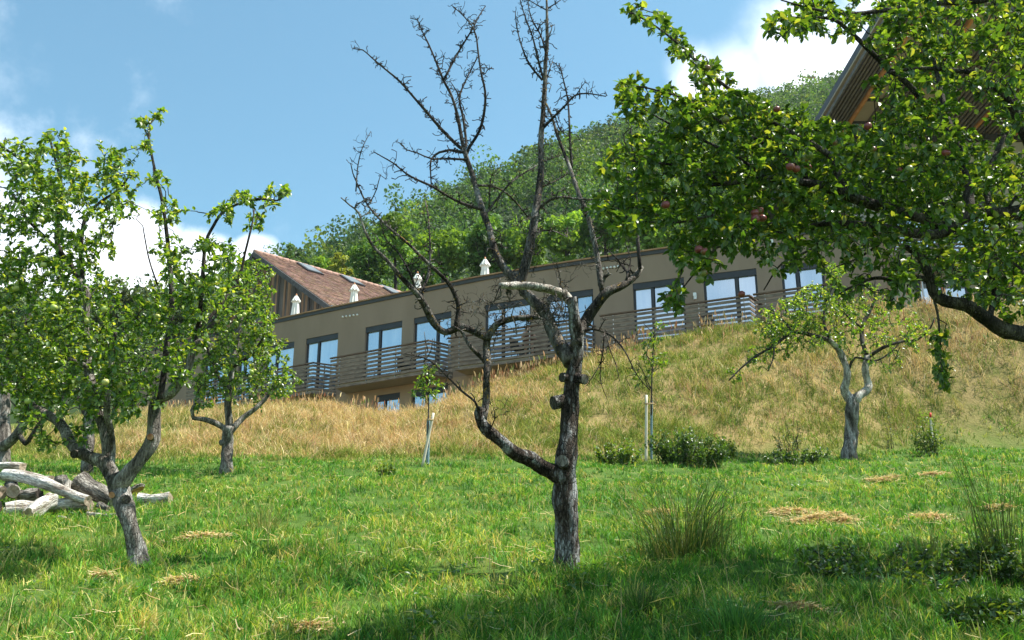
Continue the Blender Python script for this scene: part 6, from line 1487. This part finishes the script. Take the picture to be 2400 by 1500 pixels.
# ------------------------------------------------------------------ on the balconies
def chair(x, y, z, rz, label, mat='chair_dark'):
    t = empty('balcony_chair', (x, y, z), label, 'chair', 'chairs on the balconies')
    c, s = math.cos(rz), math.sin(rz)
    def q(a, b, h): return np.array([x + a * c - b * s, y + a * s + b * c, z + h])
    mb = MB(); mb.hexa([q(-.22, -.22, .42), q(.22, -.22, .42), q(.22, .22, .42), q(-.22, .22, .42)], [q(-.22, -.22, .46), q(.22, -.22, .46), q(.22, .22, .46), q(-.22, .22, .46)]); mb.build('seat', M[mat], t)
    mb = MB(); mb.hexa([q(-.22, .20, .47), q(.22, .20, .47), q(.22, .24, .47), q(-.22, .24, .47)], [q(-.22, .28, .92), q(.22, .28, .92), q(.22, .32, .92), q(-.22, .32, .92)]); mb.build('backrest', M[mat], t)
    for a in (-.2, .2):
        for b in (-.2, .2):
            mb = MB(); mb.beam(q(a, b, 0), q(a, b, .419), .03, .03, up=(0, 1, 0)); mb.build('leg', M[mat], t)
def balcony_spot(px, py, back):
    A = at_z(px, py, RAIL_Z)[:2]; n = fnorm(s_at(px, py)); return A - n * back
for px, py, rz, lab in ((1195, 772, 0.6, 'dark chair behind the slats of the balcony crossed by the dead trunk'), (920, 816, 0.3, 'dark chair behind the slats of the balcony with the open lower windows'), (1640, 712, -0.4, 'dark chair on the balcony right of the dead tree')):
    q = balcony_spot(px, py, 0.75); chair(q[0], q[1], FLOOR_Z - 0.02, rz, lab)

def seated_person():
    q = balcony_spot(1222, 770, 0.62); x, y, z = q[0], q[1], FLOOR_Z - 0.02
    t = empty('person', (x, y, z), 'person with dark hair in a brown top sitting on the balcony behind the dead tree', 'person')
    chair(x, y + 0.02, z, 0.0, 'dark chair on which the person on the balcony sits')
    J = {'pel': (0, 0.02, .50), 'sp': (0, .05, .70), 'ch': (0, .04, .92), 'nk': (0, .02, 1.05), 'hd': (0, -.01, 1.14), 'top': (0, -.01, 1.26),
         'ls': (-.18, .03, .98), 'le': (-.24, -.10, .74), 'lw': (-.10, -.27, .92), 'lh': (-.05, -.29, 1.02), 'rs': (.18, .03, .98), 're': (.25, -.08, .74), 'rw': (.16, -.28, .70), 'rh': (.13, -.35, .69),
         'lk': (-.12, -.42, .50), 'rk': (.12, -.42, .50), 'la': (-.12, -.44, .10), 'ra': (.12, -.44, .10), 'lt': (-.12, -.58, .04), 'rt': (.12, -.58, .04), 'lp': (-.10, -.02, .50), 'rp': (.10, -.02, .50)}
    E = [('pel', 'sp'), ('sp', 'ch'), ('ch', 'nk'), ('nk', 'hd'), ('hd', 'top'), ('ch', 'ls'), ('ls', 'le'), ('le', 'lw'), ('lw', 'lh'), ('ch', 'rs'), ('rs', 're'), ('re', 'rw'), ('rw', 'rh'), ('pel', 'lp'), ('lp', 'lk'), ('lk', 'la'), ('la', 'lt'), ('pel', 'rp'), ('rp', 'rk'), ('rk', 'ra'), ('ra', 'rt')]
    R = {'pel': .14, 'sp': .125, 'ch': .13, 'nk': .055, 'hd': .09, 'top': .07, 'ls': .065, 'rs': .065, 'le': .043, 're': .043, 'lw': .03, 'rw': .03, 'lh': .035, 'rh': .035, 'lk': .06, 'rk': .06, 'la': .04, 'ra': .04, 'lt': .035, 'rt': .035, 'lp': .085, 'rp': .085}
    def skin(name, keys, edges, R, mat, parent, grow=0.0):
        ks = list(keys); me = bpy.data.meshes.new(name)
        me.from_pydata([J[k] for k in ks], [(ks.index(a), ks.index(b)) for a, b in edges], [])
        o = bpy.data.objects.new(name, me); COL.objects.link(o); o.parent = parent
        m = o.modifiers.new('skin', 'SKIN'); me.skin_vertices[0].data[0].use_root = True
        for i, k in enumerate(ks): me.skin_vertices[0].data[i].radius = (R[k] + grow, R[k] + grow); me.skin_vertices[0].data[i].use_root = (i == 0)
        s_ = o.modifiers.new('sub', 'SUBSURF'); s_.levels = 2; s_.render_levels = 2
        me.materials.append(M[mat]); return o
    skin('body', J, E, R, 'skin', t)
    skin('top', ['sp', 'pel', 'ch', 'ls', 'rs'], [('pel', 'sp'), ('sp', 'ch'), ('ch', 'ls'), ('ch', 'rs')], R, 'shirt', t, 0.018)
    # fingers: five on each hand
    for sx, hx in ((-1, J['lh']), (1, J['rh'])):
        fi = MB(); b = np.array(hx) + np.array([x, y, z]); dr = np.array([0.1 * -sx, -0.2, 0.9]) if sx < 0 else np.array([-0.2, -0.95, -0.1]); sd_ = np.array([1.0, 0.1, 0])
        for k in range(5):
            L = (0.05, 0.075, 0.08, 0.075, 0.06)[k]; a = b + sd_ * (k - 2) * 0.017 + dr * 0.02
            d2 = dr + sd_ * (-0.7 if k == 0 else 0.05 * (k - 2)) * sx * -1
            fi.tube([a, a + d2 * L * 0.55, a + d2 * L * 0.55 + (dr + np.array([0, 0.35, -0.1])) * L * 0.45], [0.009, 0.008, 0.006], 6)
        fi.build('fingers', M['skin'], t, True)
    h = MB(); c = np.array([x, y, z])
    ang = np.linspace(0, 2 * np.pi, 16, endpoint=False); V = []; prof = [(0.03, 1.305), (0.085, 1.29), (0.115, 1.24), (0.122, 1.17), (0.118, 1.10), (0.11, 1.02), (0.085, 0.97)]
    for r, zz in prof:
        for a in ang:
            front = math.sin(a) < -0.35 and zz < 1.235
            rr = r * (0.62 if front else 1.0); V.append((x + rr * math.cos(a), y + 0.015 + rr * math.sin(a), z + zz))
    Q = [[i * 16 + k, i * 16 + (k + 1) % 16, (i + 1) * 16 + (k + 1) % 16, (i + 1) * 16 + k] for i in range(len(prof) - 1) for k in range(16)]
    mesh_np('hair', V, [Q], M['hair'], t, None, True)
    fc = MB()
    for sx in (-1, 1): fc.tube([(x + sx * 0.034, y - 0.088, z + 1.165), (x + sx * 0.034, y - 0.10, z + 1.165)], 0.011, 8)
    fc.build('eyes', M['hair'], t)
    ns = MB(); ns.tube([(x, y - 0.09, z + 1.17), (x, y - 0.118, z + 1.135), (x, y - 0.095, z + 1.125)], [0.010, 0.014, 0.010], 8); ns.build('nose', M['skin'], t, True)
    mo = MB(); mo.tube([(x - 0.025, y - 0.092, z + 1.10), (x, y - 0.10, z + 1.098), (x + 0.025, y - 0.092, z + 1.10)], 0.006, 6); mo.build('mouth', M['cut_red'], t, True)
seated_person()

# ------------------------------------------------------------------ the summer air between here and the hill
def build_haze():
    mb = MB(); mb.box(-950, 950, -320, 1150, -500, 330)
    m = bpy.data.materials.new('haze_air'); m.use_nodes = True; nt = m.node_tree; nt.nodes.clear()
    out = nt.nodes.new('ShaderNodeOutputMaterial'); v = nt.nodes.new('ShaderNodeVolumePrincipled')
    v.inputs['Color'].default_value = (0.80, 0.88, 1.0, 1); v.inputs['Density'].default_value = 0.00011; v.inputs['Anisotropy'].default_value = 0.2
    nt.links.new(v.outputs[0], out.inputs['Volume'])
    o = mb.build('haze', m); tag(o, kind='stuff')
build_haze()
